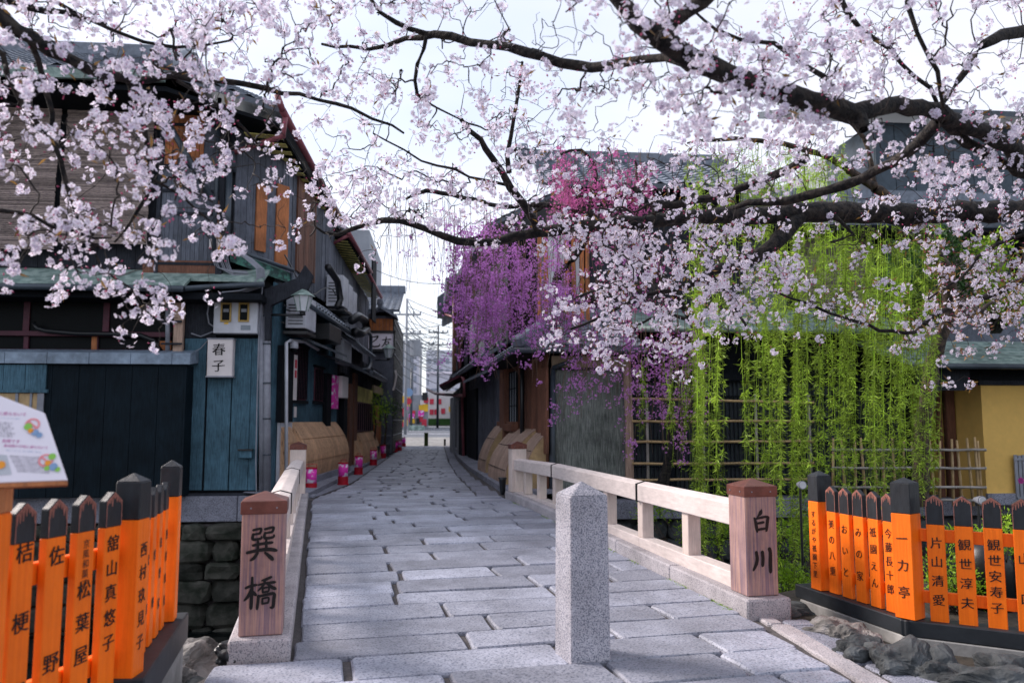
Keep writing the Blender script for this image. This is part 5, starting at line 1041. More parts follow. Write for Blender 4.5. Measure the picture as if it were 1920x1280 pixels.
# yellow house
h6 = house('yellow_house', 'yellow plastered house with dark copper eave behind the bamboo lattice fence', (9, 12.6, 0))
WY = Wall((7, 12.4), (14, 12.4), (0, -1)); WYb = Wall((7, 13.2), (14, 13.2), (0, -1)); xa = WY.p(1843, 800).x; zy = WY.p(1870, 712).z
b = MB(); b.box(xa, 15, 12.4, 15, -.02, zy); b.build('wall', 'yellow_wall', h6)
b = MB(); b.box(WYb.p(1776, 800).x, xa-.004, 13.2, 15, -.02, zy-.003); b.build('recessed_wall', 'yellow_wall', h6)
b = MB(); WYb.rect(b, 1762, 700, 1777, 940, .02, .14); WYb.rect(b, 1748, 720, 1755, 935, .02, .1); b.build('post', 'brown_board', h6)
b = MB(); WY.rect(b, 1700, 686, 1794, 733, .25, .32); b.build('hanging_board', 'dark_board', h6)
b = MB(); b.box(7.4, 15, 12.3, 13.6, zy+.002, zy+.26); b.build('lintel', 'black_board', h6); b = MB(); b.box(xa-.05, 15, 12.36, 12.395, zy-.09, zy); b.build('trim', 'dark_board', h6)
z0_ = PY(1800, 682, 11.8).z; z1_ = z0_+.5; b = MB()
for k in range(7):
    f0, f1 = k/7, (k+1)/7; Y0, Y1 = 11.8+1.9*f0, 11.8+1.9*f1; Z0, Z1 = z0_+.55*f0, z0_+.55*f1; b.hexa([(7.3, Y0, Z0-.02), (15, Y0, Z0-.02), (15, Y1+.03, Z1-.02), (7.3, Y1+.03, Z1-.02), (7.3, Y0, Z0+.022), (15, Y0, Z0+.022), (15, Y1+.03, Z1+.01), (7.3, Y1+.03, Z1+.01)])
b.build('copper_roof', 'patina', h6); b = MB(); b.tube([(7.3, 11.77, z0_-.04), (15, 11.77, z0_-.04)], .045, 8); b.build('gutter', 'gutter', h6, smooth=True)
b = MB(); planks(b, (8.2, 13.75), (15, 13.75), z0_+.5, z0_+1.1, .9, .03, (0, -1)); b.build('upper_boards', 'grey_board', h6)
b = MB(); b.box(xa-.02, 15, 12.34, 12.4, -.06, .12); b.build('footing', 'granite_dark', h6)
t = boxthing('slat_gate', 'grey slatted board with a small pink flower emblem against the yellow wall', 'gate', WY, 1887, 930, 1960, 934, .05, .09, 'zinc', bev=0, nm='bottom_rail')
for i in range(9): b = MB(); x0 = 1886+i*7.4; WY.rect(b, x0, 852+(i % 2), x0+6, 932, .05, .075); b.build('slat', 'zinc', t, bevel=.004)
b = MB(); WY.rect(b, 1884, 858, 1960, 862, .076, .09); b.build('cross_bar', 'zinc', t)
b = MB(); c = WY.c3(1908, 900, .078)
for i in range(5):
    a_ = i*2*math.pi/5+.3; cc = c+Vector((math.cos(a_)*.03, 0, math.sin(a_)*.03)); b.add([cc+Vector((math.cos(j*math.pi/4)*.026, 0, math.sin(j*math.pi/4)*.026)) for j in range(8)], [tuple(range(8))])
b.build('flower_emblem', 'magenta_ink', t)
# bamboo rail fence in front of the lattice, and bamboo grid fence on the right
t = thing('bamboo_rail_fence', 'long horizontal bamboo poles before the dark lattice windows', 'fence', (3.3, 13.1, 0)); WBm = Wall((3.2, 13.1), (8, 13.1), (0, -1))
for y in (747, 790, 828, 869, 899):
    q0, q1 = WBm.p(1186, y), WBm.p(1525, y+8 if y < 760 else y-1); b = MB(); m = 12; pts = [q0.lerp(q1, k/m)+Vector((0, 0, random.uniform(-.006, .006))) for k in range(m+1)]; b.tube(pts, .022, 7)
    for p in pts: b.tube([p-Vector((.008, 0, 0)), p+Vector((.008, 0, 0))], .026, 7)
    b.build('pole', 'bamboo', t, smooth=True)
for x in (1215, 1320, 1420, 1520): q = WBm.p(x, 800); b = MB(); b.tube([(q.x, 13.15, -.05), (q.x, 13.15, 1.75)], .025, 7); b.build('stake', 'bamboo_grey', t, smooth=True)
t = thing('bamboo_grid_fence', 'low grid of tied bamboo canes in front of the yellow house', 'fence', (6.6, 12.1, 0)); WBg = Wall((6, 12.1), (9.5, 12.1), (0, -1))
for y in (843, 877, 913, 937):
    q0, q1 = WBg.p(1560, y), WBg.p(1846, y); b = MB(); b.tube([q0.lerp(q1, k/10)+Vector((0, -.02, random.uniform(-.008, .008))) for k in range(11)], .02, 7)
    for k in range(11): p = q0.lerp(q1, k/10)+Vector((0, -.02, 0)); b.tube([p-Vector((.008, 0, 0)), p+Vector((.008, 0, 0))], .025, 7)
    b.build('cross_cane', 'bamboo_grey', t, smooth=True)
for x in (1565, 1585, 1607, 1622, 1645, 1660, 1680, 1697, 1718, 1752, 1766, 1790, 1803, 1823, 1836, 1841):
    q = WBg.p(x, 900); j = random.uniform(-.03, .03); b = MB(); top = WBg.p(x, 822+random.uniform(-3, 6)).z; b.tube([(q.x-j, 12.14, -.05), (q.x, 12.14, .5), (q.x+j, 12.14, top)], [.024, .022, .018], 7); b.build('upright_cane', 'bamboo', t, smooth=True)
# floodlights, pipes and drum behind the fence
for i, (px, py, Y, lb) in enumerate(((1505, 909, 7.6, 'round silver floodlight beside the tall orange corner post'), (1842, 938, 6.8, 'round silver floodlight behind the black picket tips'))):
    q = PY(px, py, Y); t = thing('floodlight', lb, 'floodlight', q, 'round floodlights in the willow bed'); b = MB(); b.tube([q+Vector((0, .10, 0)), q+Vector((0, .04, 0)), q+Vector((0, 0, 0))], [.02, .036, .042], 16); b.build('housing', 'zinc', t, smooth=False); b = MB(); b.tube([q+Vector((0, -.002, 0)), q+Vector((0, -.006, 0))], .034, 16); b.build('lens', 'glass_frost', t); b = MB(); b.tube([q+Vector((0, .06, -.05)), q+Vector((0, .06, -.18)), (q.x, q.y+.06, -.1)], .012, 6); b.build('stand', 'black_metal', t)
for i, (px, py, Y, r_, lb) in enumerate(((1852, 1055, 5.7, .17, 'shiny black round drum behind the third picket right of the corner post'), (1912, 1062, 5.7, .15, 'shiny black round drum seen at the right edge between pickets'))):
    q = PY(px, py, Y); b = MB(); b.tube([(q.x, q.y, -.08), (q.x, q.y, q.z), (q.x, q.y, q.z+.10), (q.x, q.y, q.z+.15), (q.x, q.y, q.z+.17)], [r_, r_*1.02, r_*.9, r_*.6, .02], 24); tag(b.build('drum', 'black_metal', None, smooth=True, origin=(q.x, q.y, 0)), lb, 'drum', 'black drums behind the pickets')
# ================= far end of the street =================
def tower(label, x0, x1, y0, y1, z1, mat, rows, cols, base=.4, name='building', roof=None):
    t = thing(name, label, 'building', ((x0+x1)/2, y0, base)); b = MB(); b.box(x0, x1, y0, y1, base-.5, z1); b.build('wall', mat, t)
    xs = x1 if x1 < 0 else x0; b = MB()
    for r_ in range(rows):
        z = base+2.8+(z1-base-3.4)*r_/max(1, rows); hh = (z1-base-3)/max(1, rows)*.5
        for c_ in range(cols):
            wd = (x1-x0)/cols; b.box(x0+wd*(c_+.2), x0+wd*(c_+.8), y0-.04, y0-.01, z, z+hh)
        for c_ in range(4):
            wd = (y1-y0)/4; sx = x1+.01 if x1 < 0 else x0-.04; b.box(sx, sx+.03, y0+wd*(c_+.2), y0+wd*(c_+.8), z, z+hh)
    b.build('window', 'far_window', t)
    if roof: b = MB(); b.box(x0-.3, x1+.3, y0-.4, y1, z1, z1+.25); b.build('roof', roof, t)
    return t
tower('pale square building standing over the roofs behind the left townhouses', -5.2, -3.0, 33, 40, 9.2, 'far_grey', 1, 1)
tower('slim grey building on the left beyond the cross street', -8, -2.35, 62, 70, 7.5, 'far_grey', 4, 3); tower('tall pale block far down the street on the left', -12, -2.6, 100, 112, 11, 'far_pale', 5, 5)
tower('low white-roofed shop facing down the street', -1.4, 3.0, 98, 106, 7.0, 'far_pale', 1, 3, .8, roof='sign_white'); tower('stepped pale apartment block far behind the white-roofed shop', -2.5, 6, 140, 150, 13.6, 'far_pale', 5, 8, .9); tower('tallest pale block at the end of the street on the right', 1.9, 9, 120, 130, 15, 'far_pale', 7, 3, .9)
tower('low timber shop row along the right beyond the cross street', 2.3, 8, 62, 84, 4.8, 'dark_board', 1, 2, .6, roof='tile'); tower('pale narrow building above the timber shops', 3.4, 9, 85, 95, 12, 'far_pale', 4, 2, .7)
def pole(label, px, ytop, Y, r_=.14, arms=(), mat='far_grey'):
    q = PY(px, ytop, Y); z0 = zfar(Y) if Y > 38.8 else .05; t = thing('utility_pole', label, 'utility pole', (q.x, Y, z0), 'utility poles down the street'); b = MB(); b.tube([(q.x, Y, z0), (q.x, Y, q.z)], [r_, r_*.7], 8); b.build('shaft', mat, t, smooth=True)
    b = MB()
    for dz, wd in arms: b.bar((q.x-wd, Y, q.z-dz), (q.x+wd, Y, q.z-dz), .1, .1); 
    for dz, wd in arms:
        for k in (-1, -.5, .5, 1): b.tube([(q.x+wd*k*.95, Y, q.z-dz), (q.x+wd*k*.95, Y, q.z-dz+.22)], .05, 6)
    if arms: b.build('crossarm', mat, t)
    return t, q
t, qa = pole('tall utility pole nearest the slatted corner house', 763, 560, 50, .10, ((1.0, .9), (2.2, .9))); b = MB(); b.tube([(qa.x+.55, 50, qa.z-3.6), (qa.x+.55, 50, qa.z-2.6)], .35, 12); b.build('transformer', 'far_grey', t)
t, qb = pole('dark utility pole standing right of the street centre', 822, 610, 66, .10, ((.6, .8), (1.6, .8)), 'gutter'); t, qc = pole('thin far utility pole between the other two', 789, 640, 90, .16, ((.8, 1.2),)); t, qd = pole('slanting-cable pole by the left road signs', 772, 690, 58, .10, (), 'gutter')
wl = 0; T3 = Vector
for a_, c_, lb in ((qa, qb, 'sagging bundle of overhead wires between the two main poles'), (qb, qc, 'overhead wires running to the thin far pole'), (Vector((-3.4, 31, 7.6)), Vector((2.0, 31, 7.2)), 'single overhead wire crossing above the alley mouth'), (qa, Vector((6, 52, 8.5)), 'overhead wires crossing to the right-hand roofs'), (Vector((-8, 60, 9)), qb, 'overhead wires from the slim grey building'), (Vector((-3, 44, 7.2)), Vector((3, 70, 6.4)), 'slack overhead wires slanting down towards the timber shops'), (Vector((-4, 75, 9.6)), Vector((4, 58, 7.6)), 'overhead wires rising to the left behind the main pole'), (qc, Vector((4, 112, 10.5)), 'most distant overhead wires before the stepped pale block')):
    b = MB(); n_ = 1 if 'single' in lb else 7
    for k in range(n_):
        o_ = Vector((0, 0, -.45*k)); s_ = .4+.5*random.random(); pts = [Vector(a_)+o_+(Vector(c_)-Vector(a_))*(i/12)-Vector((0, 0, s_*4*(i/12)*(1-i/12))) for i in range(13)]; b.tube(pts, .016 if n_ == 1 else .024, 4)
    o = b.build('overhead_wires' if n_ > 1 else 'overhead_wire', 'gutter', None, origin=tuple(a_)); tag(o, lb, 'wires')
# colourful shop front at the crossing
t = thing('shop_display', 'cluster of red, yellow and pink signboards at the far street corner', 'shop stall', (-1.6, 60, .6)); b = MB(); b.box(-4.5, -.9, 60.2, 61.5, .55, 3.2); b.build('stall_wall', 'far_grey', t)
rr = random.Random(4); cols = ['signal_red', 'signal_yellow', 'signal_red', 'black_metal', 'panel_white', 'hotpink', 'signal_red', 'signal_yellow']
for i in range(34):
    x = -3.2+rr.random()*2.3; z = .7+rr.random()*2.2; b = MB(); w_ = rr.uniform(.12, .22); b.box(x-w_, x+w_, 60.1-i*.002, 60.13-i*.002, z, z+rr.uniform(.3, .6)); b.build('signboard', cols[i % 8], t)
t = thing('shop_display', 'red-curtained white shop front straight down the street', 'shop stall', (0, 84, .8)); b = MB(); b.box(-1.3, 1.6, 84.2, 88, .7, 4.4); b.build('stall_wall', 'panel_white', t)
for i, (x, z) in enumerate(((-1.1, 3.0), (-.3, 3.0), (-1.1, 1.9), (.1, 2.0), (-.6, 1.9), (.9, 2.2))): b = MB(); b.box(x, x+.42, 84.1, 84.15, z, z+.55); b.build('red_curtain', 'signal_red' if i < 5 else 'signal_yellow', t)
b = MB(); b.box(-1.5, 1.8, 83.9, 84.18, .82, 1.5); b.build('counter', 'leaf_dark', t)
for px, y0, y1, Y, lb, m_ in ((799, 812, 837, 39.2, 'dark green bollard in the middle of the alley mouth', 'moss'), (834, 824, 837, 39.4, 'short black bollard by the right wall at the alley mouth', 'black_metal')):
    q0 = PY(px, y1, Y); q1 = PY(px, y0, Y); t = thing('bollard', lb, 'bollard', (q0.x, Y, q0.z)); hw = .095 if m_ == 'moss' else .05; b = MB(); b.box(q0.x-hw, q0.x+hw, Y-hw, Y+hw, q0.z, q1.z); b.build('shaft', m_, t, bevel=.01); b = MB(); b.box(q0.x-hw*1.15, q0.x+hw*1.15, Y-hw*1.15, Y+hw*1.15, q1.z+.001, q1.z+.03); b.build('cap', m_, t)
t = thing('concrete_planter', 'low green-grey planter box at the far left kerb', 'planter', (-1.5, 58, .6)); b = MB(); b.box(-2.3, -1.1, 57.5, 58.2, .55, .95); b.build('box', 'patina', t, bevel=.03)
q = PY(766, 752, 55); t = thing('road_sign', 'round blue road sign above a red one on a thin pole', 'road sign', (q.x, 55, .5)); b = MB(); b.tube([(q.x, 55, .5), (q.x, 55, q.z+.6)], .04, 6); b.build('pole', 'zinc', t); b = MB(); b.tube([(q.x, 54.95, q.z+.6), (q.x, 54.93, q.z+.6)], .3, 16); b.build('blue_disc', 'blue_ink', t); b = MB(); b.tube([(q.x, 54.95, q.z), (q.x, 54.93, q.z)], .22, 16); b.build('red_disc', 'signal_red', t)
# ================= trees =================
def Dp(px, py, t): return np.array(D(px, py, t))
def spline(P, step):
    P = np.array(P, float); out = []
    for i in range(len(P)-1):
        p0 = P[max(i-1, 0)]; p1 = P[i]; p2 = P[i+1]; p3 = P[min(i+2, len(P)-1)]; m = max(2, int(np.linalg.norm((p2-p1)[:3])/step))
        for k in range(m):
            t = k/m; out.append(.5*(2*p1+(p2-p0)*t+(2*p0-5*p1+4*p2-p3)*t*t+(3*p1-p0-3*p2+p3)*t**3))
    out.append(P[-1]); return np.array(out)
def limb(pts, step=.09, wob=.006):      # pts: (px, py, depth, radius in px) or ('w', x, y, z, r)
    A_ = []
    for p in pts:
        if p[0] == 'w': A_.append(p[1:])
        else: q = Dp(p[0], p[1], p[2]); A_.append((q[0], q[1], q[2], p[3]*p[2]/1493))
    S = spline(A_, step); S[:, :3] += rng.normal(size=(len(S), 3))*wob; S[:, 3] *= 1+rng.normal(size=len(S))*.07; return S
def tubes_np(name, paths, mat, parent, n=5):
    """many tapered tubes at once; paths: list of (k,4) arrays"""
    VS = []; FS = []; o = 0
    ang = np.arange(n)*2*np.pi/n
    for P in paths:
        P = np.asarray(P); m = len(P)
        if m < 2: continue
        T = np.gradient(P[:, :3], axis=0); T /= np.linalg.norm(T, axis=1)[:, None]+1e-9
        ref = np.array([.31, .17, .93]); ref = np.where(np.abs(T@ref)[:, None] > .9, np.array([1., 0, 0]), ref)
        U = np.cross(T, ref); U /= np.linalg.norm(U, axis=1)[:, None]+1e-9; W = np.cross(T, U)
        ring = P[:, None, :3]+(U[:, None]*np.cos(ang)[None, :, None]+W[:, None]*np.sin(ang)[None, :, None])*P[:, None, 3:4]
        VS.append(ring.reshape(-1, 3)); i = np.arange(m-1)[:, None]*n; k = np.arange(n)[None]; k2 = (k+1) % n
        FS.append(np.stack([i+k, i+k2, i+n+k2, i+n+k], -1).reshape(-1, 4)+o); o += m*n
    ob = npmesh(name, np.concatenate(VS), np.concatenate(FS), mat, parent); ob.data.polygons.foreach_set('use_smooth', [True]*len(ob.data.polygons)); return ob
def frames(N_, r):
    N_ = N_/(np.linalg.norm(N_, axis=1)[:, None]+1e-9); a = r.normal(size=N_.shape); U = np.cross(N_, a); U /= np.linalg.norm(U, axis=1)[:, None]+1e-9; return N_, U, np.cross(N_, U)
def flowers(name, C, N_, S, mat, parent, seed=0, cup=.3, petals=5, fat=.62):
    r = np.random.default_rng(seed); n = len(C); N_, U, W = frames(N_, r); VS = []; RD = []
    for k in range(petals):
        a = 2*np.pi*k/petals; cpk = cup*r.uniform(.3, 1.4, n)
        for ang, rad, z, rd in ((a, .04, 0, 0), (a-fat, .74, .75, .7), (a-fat*.38, 1.0, 1, 1.), (a+fat*.38, 1.0, 1, 1.), (a+fat, .74, .75, .7)):
            p = C+(U*math.cos(ang)+W*math.sin(ang))*(rad*S)[:, None]+N_*(z*cpk*S)[:, None]; VS.append(p); RD.append(np.full(n, rd))
    V_ = np.stack(VS, 1); nv = 5*petals; V_ = V_.reshape(-1, 3); base = np.arange(n)[:, None, None]*nv; f = (np.arange(petals)[None, :, None]*5+np.arange(5)[None, None, :])+base
    return npmesh(name, V_, f.reshape(-1, 5), mat, parent, np.stack(RD, 1).ravel())
def leaves(name, C, Dr, L, Wd, mat, parent, seed=0, bend=.25):
    r = np.random.default_rng(seed); Dr = Dr/(np.linalg.norm(Dr, axis=1)[:, None]+1e-9); a = r.normal(size=C.shape); U = np.cross(Dr, a); U /= np.linalg.norm(U, axis=1)[:, None]+1e-9; Nn = np.cross(U, Dr)
    p0 = C; p2 = C+Dr*L[:, None]-Nn*(bend*L)[:, None]; mid = C+Dr*(L*.45)[:, None]; p1 = mid+U*(Wd/2)[:, None]; p3 = mid-U*(Wd/2)[:, None]
    V_ = np.stack([p0, p1, p2, p3], 1).reshape(-1, 3); return npmesh(name, V_, np.arange(len(C)*4).reshape(-1, 4), mat, parent)
def buds(name, C, Dr, L, mat, parent):
    Dr = Dr/(np.linalg.norm(Dr, axis=1)[:, None]+1e-9); r = np.random.default_rng(1); a = r.normal(size=C.shape); U = np.cross(Dr, a); U /= np.linalg.norm(U, axis=1)[:, None]; W = np.cross(Dr, U); w_ = (L*.28)[:, None]; m = C+Dr*(L*.6)[:, None]
    V_ = np.stack([C, m+U*w_, m+W*w_, m-U*w_, m-W*w_, C+Dr*L[:, None]], 1).reshape(-1, 3)
    t_ = np.array([[0, 1, 2], [0, 2, 3], [0, 3, 4], [0, 4, 1], [5, 2, 1], [5, 3, 2], [5, 4, 3], [5, 1, 4]]); return npmesh(name, V_, (np.arange(len(C))[:, None, None]*6+t_[None]).reshape(-1, 3), mat, parent)
# blossom density of the two cherry trees, by direction (60 px cells of the photo)
DEN = """
66677777777442222166644455555222
5557777755554333222558888888 5522
77777776665555444446777775555555
77777775533366655552277777335555
77777776433224455552277777443266
5554666354666666655555566222 6666
6665543334777666665545544446 6666
77777344332211122788888442234455
5555110000011000002888888221 0566
0555531000000000068888885553 3777
0023300000000000067777431102 5554
0000000000000000002211000000 0110
"""
rows = [l.replace(' ', '')+'5' for l in DEN.strip().split('\n')]
def den(px, py):
    i = int(py//60); j = int(px//60)
    if px < 0 or px >= 1920: return 6 if 0 <= py < 600 else 0
    if i < 0: return 6
    return int(rows[i][min(j, len(rows[i])-1)]) if i < len(rows) else 0
def cherry(t, limbs, region, seed, ncell_scale=1., bare=300, bronze=None, bark='bark'):
    r = np.random.default_rng(seed)
    tubes_np('trunk', limbs[:1], 'bark_brown', t, 14); 
    for L in limbs[1:]: tubes_np('limb', [L], bark if L[:, 3].max() < .07 else bark, t, 9)
    LN = np.concatenate(limbs[1:])[:, :3]; LN = LN[(LN[:, 1] > 1.5)]
    # project limb nodes
    f_, r_, u_ = map(np.array, (fw, rt, up)); q = LN-np.array([0, 0, CH]); dz = q@f_; LX = 960+F*(q@r_)/dz; LY = 640-F*(q@u_)/dz
    CL = []
    for i in range(-1, 12):
        for j in range(-1, 33):
            k = den(j*60+30, i*60+30)
            if k == 0: continue
            cx, cy = j*60+30, i*60+30
            if not region(cx, cy, r): continue
            d2 = (LX-cx)**2+(LY-cy)**2; tt = dz[np.argmin(d2)]; cov = min(.93, k*.102)
            n = r.poisson(-math.log(1-cov)*3600/(2700*(3.4/tt)**2*.30)*ncell_scale)
            for _ in range(n):
                px, py = cx+r.uniform(-32, 32), cy+r.uniform(-32, 32); d2 = (LX-px)**2+(LY-py)**2; m = np.argmin(d2+r.uniform(0, 3000, len(d2)))
                CL.append((px, py, max(2.5, dz[m]*(1+r.normal()*.07)+r.normal()*.12-.10)))
    CL = np.array(CL); C = np.array([Dp(*c) for c in CL]); nC = len(C)
    bx = []
    for _ in range(bare):
        px, py = r.uniform(0, 1920), r.uniform(0, 470)
        if region(px, py, r): d2 = (LX-px)**2+(LY-py)**2; bx.append(Dp(px, py, max(2.6, dz[np.argmin(d2)]*(1+r.normal()*.07))))
    A_ = np.concatenate([C, np.array(bx)]) if bx else C
    # grow twigs: nearest first
    nodes = [p for p in LN[::1]]; par = [-1]*len(nodes); cnt = len(nodes); NA = np.zeros((len(nodes)+len(A_)*7+10, 3)); NA[:cnt] = nodes
    dist = np.array([np.min(((LN-a)**2).sum(1)) for a in A_]); order = np.argsort(dist); segs = []; own = np.full(len(NA), -1); W_ = []
    tipdir = np.zeros((len(A_), 3))
    for ai in order:
        a = A_[ai]; d2 = ((NA[:cnt]-a)**2).sum(1); j = int(np.argmin(d2)); s = NA[j]; L = math.sqrt(d2[j]); k = 5
        bow = r.normal(size=3)*L*.13+np.array([0, 0, .10*L]); ts = np.linspace(0, 1, k+1); path = s[None]*(1-ts)[:, None]+a[None]*ts[:, None]+bow[None]*(np.sin(ts*np.pi))[:, None]; path[1:-1] += r.normal(size=(k-1, 3))*.006
        NA[cnt:cnt+k] = path[1:]; own[cnt:cnt+k] = len(segs); segs.append((path, own[j])); cnt += k; tipdir[ai] = path[-1]-path[-2]
    w = np.ones(len(segs))
    for i in range(len(segs)-1, -1, -1):
        if segs[i][1] >= 0: w[segs[i][1]] += w[i]
    paths = []
    for i, (p, pr) in enumerate(segs):
        r0 = min(.008, .0011*math.sqrt(w[i])+.0006); r1 = max(.0010, min(r0, .0011*math.sqrt(max(1, w[i]-1)))) ; paths.append(np.concatenate([p, np.linspace(r0, r1*.8, len(p))[:, None]], 1))
    tubes_np('twigs', paths, 'twig', t, 4)
    # blossoms
    nf = r.integers(7, 17, nC); idx = np.repeat(np.arange(nC), nf); n = len(idx); d = r.normal(size=(n, 3)); d /= np.linalg.norm(d, axis=1)[:, None]; d[:, 2] -= .12
    rc = r.uniform(.018, .042, nC)[idx]; FC = C[idx]+d*(rc*r.uniform(.75, 1.15, n))[:, None]; FS_ = r.uniform(.0098, .0134, n)
    flowers('blossoms', FC, d+r.normal(size=(n, 3))*.35, FS_, 'petal', t, seed)
    nb = r.integers(1, 4, nC); ib = np.repeat(np.arange(nC), nb); d = r.normal(size=(len(ib), 3)); d /= np.linalg.norm(d, axis=1)[:, None]; buds('bud_blossoms', C[ib]+d*.035, d, r.uniform(.010, .016, len(ib)), 'bud', t)
    nb = r.integers(0, 2, nC)+(r.integers(2, 6, nC)*(CL[:, 0] > 1560)*(CL[:, 1] > 430)); ib = np.repeat(np.arange(nC), nb); d = r.normal(size=(len(ib), 3)); leaves('young_leaves', C[ib]+d*.012, d, r.uniform(.03, .052, len(ib)), r.uniform(.008, .014, len(ib)), 'leaf_young', t, seed)
    return nC
# left cherry
t = thing('cherry_tree', 'cherry tree reaching in from the left over the teahouse, with drooping dark branches', 'tree', (-4.3, 3.2, 0), 'blossoming cherry trees over the stream')
LL = [limb([('w', -4.3, 3.2, -.1, .17), ('w', -4.25, 3.2, 1.0, .15), ('w', -3.9, 3.25, 1.9, .13), ('w', -3.3, 3.2, 2.5, .10), (-60, 10, 3.0, 22)])]
LL += [limb(p) for p in ([(-60, 10, 3.0, 15), (0, 38, 3.0, 14), (60, 72, 3.05, 13), (130, 110, 3.1, 12), (200, 138, 3.2, 10), (250, 150, 3.3, 8), (320, 145, 3.4, 7), (400, 150, 3.5, 6), (500, 165, 3.6, 5), (570, 180, 3.7, 4), (660, 205, 3.9, 3), (760, 250, 4.1, 2)],
    [(55, 75, 3.05, 6), (85, 160, 3.1, 5), (100, 260, 3.15, 4.5), (125, 340, 3.2, 4), (150, 425, 3.2, 2.5)], [(245, 150, 3.3, 6), (262, 220, 3.3, 5), (278, 320, 3.35, 4.5), (258, 400, 3.4, 3.5), (215, 455, 3.4, 2)],
    [(-50, 60, 3.0, 7), (0, 100, 3.0, 5.5), (40, 190, 3.1, 5), (110, 280, 3.2, 3)], [(-50, 380, 2.9, 6), (0, 395, 2.95, 4.5), (60, 408, 3.0, 4), (130, 438, 3.1, 3.5), (210, 446, 3.2, 2)],
    [(-40, -10, 3.1, 7), (60, 14, 3.2, 6), (110, 24, 3.3, 5), (200, 45, 3.4, 3)], [(330, 147, 3.4, 4), (420, 200, 3.5, 3), (480, 270, 3.6, 2)], [(150, 425, 3.2, 2.5), (200, 505, 3.25, 2), (250, 545, 3.3, 1.8), (300, 605, 3.3, 1.2)], [(100, 0, 3.3, 4), (210, 60, 3.4, 3.5), (330, 90, 3.5, 3), (430, 75, 3.6, 2)], [(278, 330, 3.35, 3), (340, 365, 3.4, 2.4), (400, 420, 3.5, 1.6)])]
n1_ = cherry(t, LL, lambda x, y, r: x < 560 or (x < 640 and y < 200), 5, 1.08, 400)
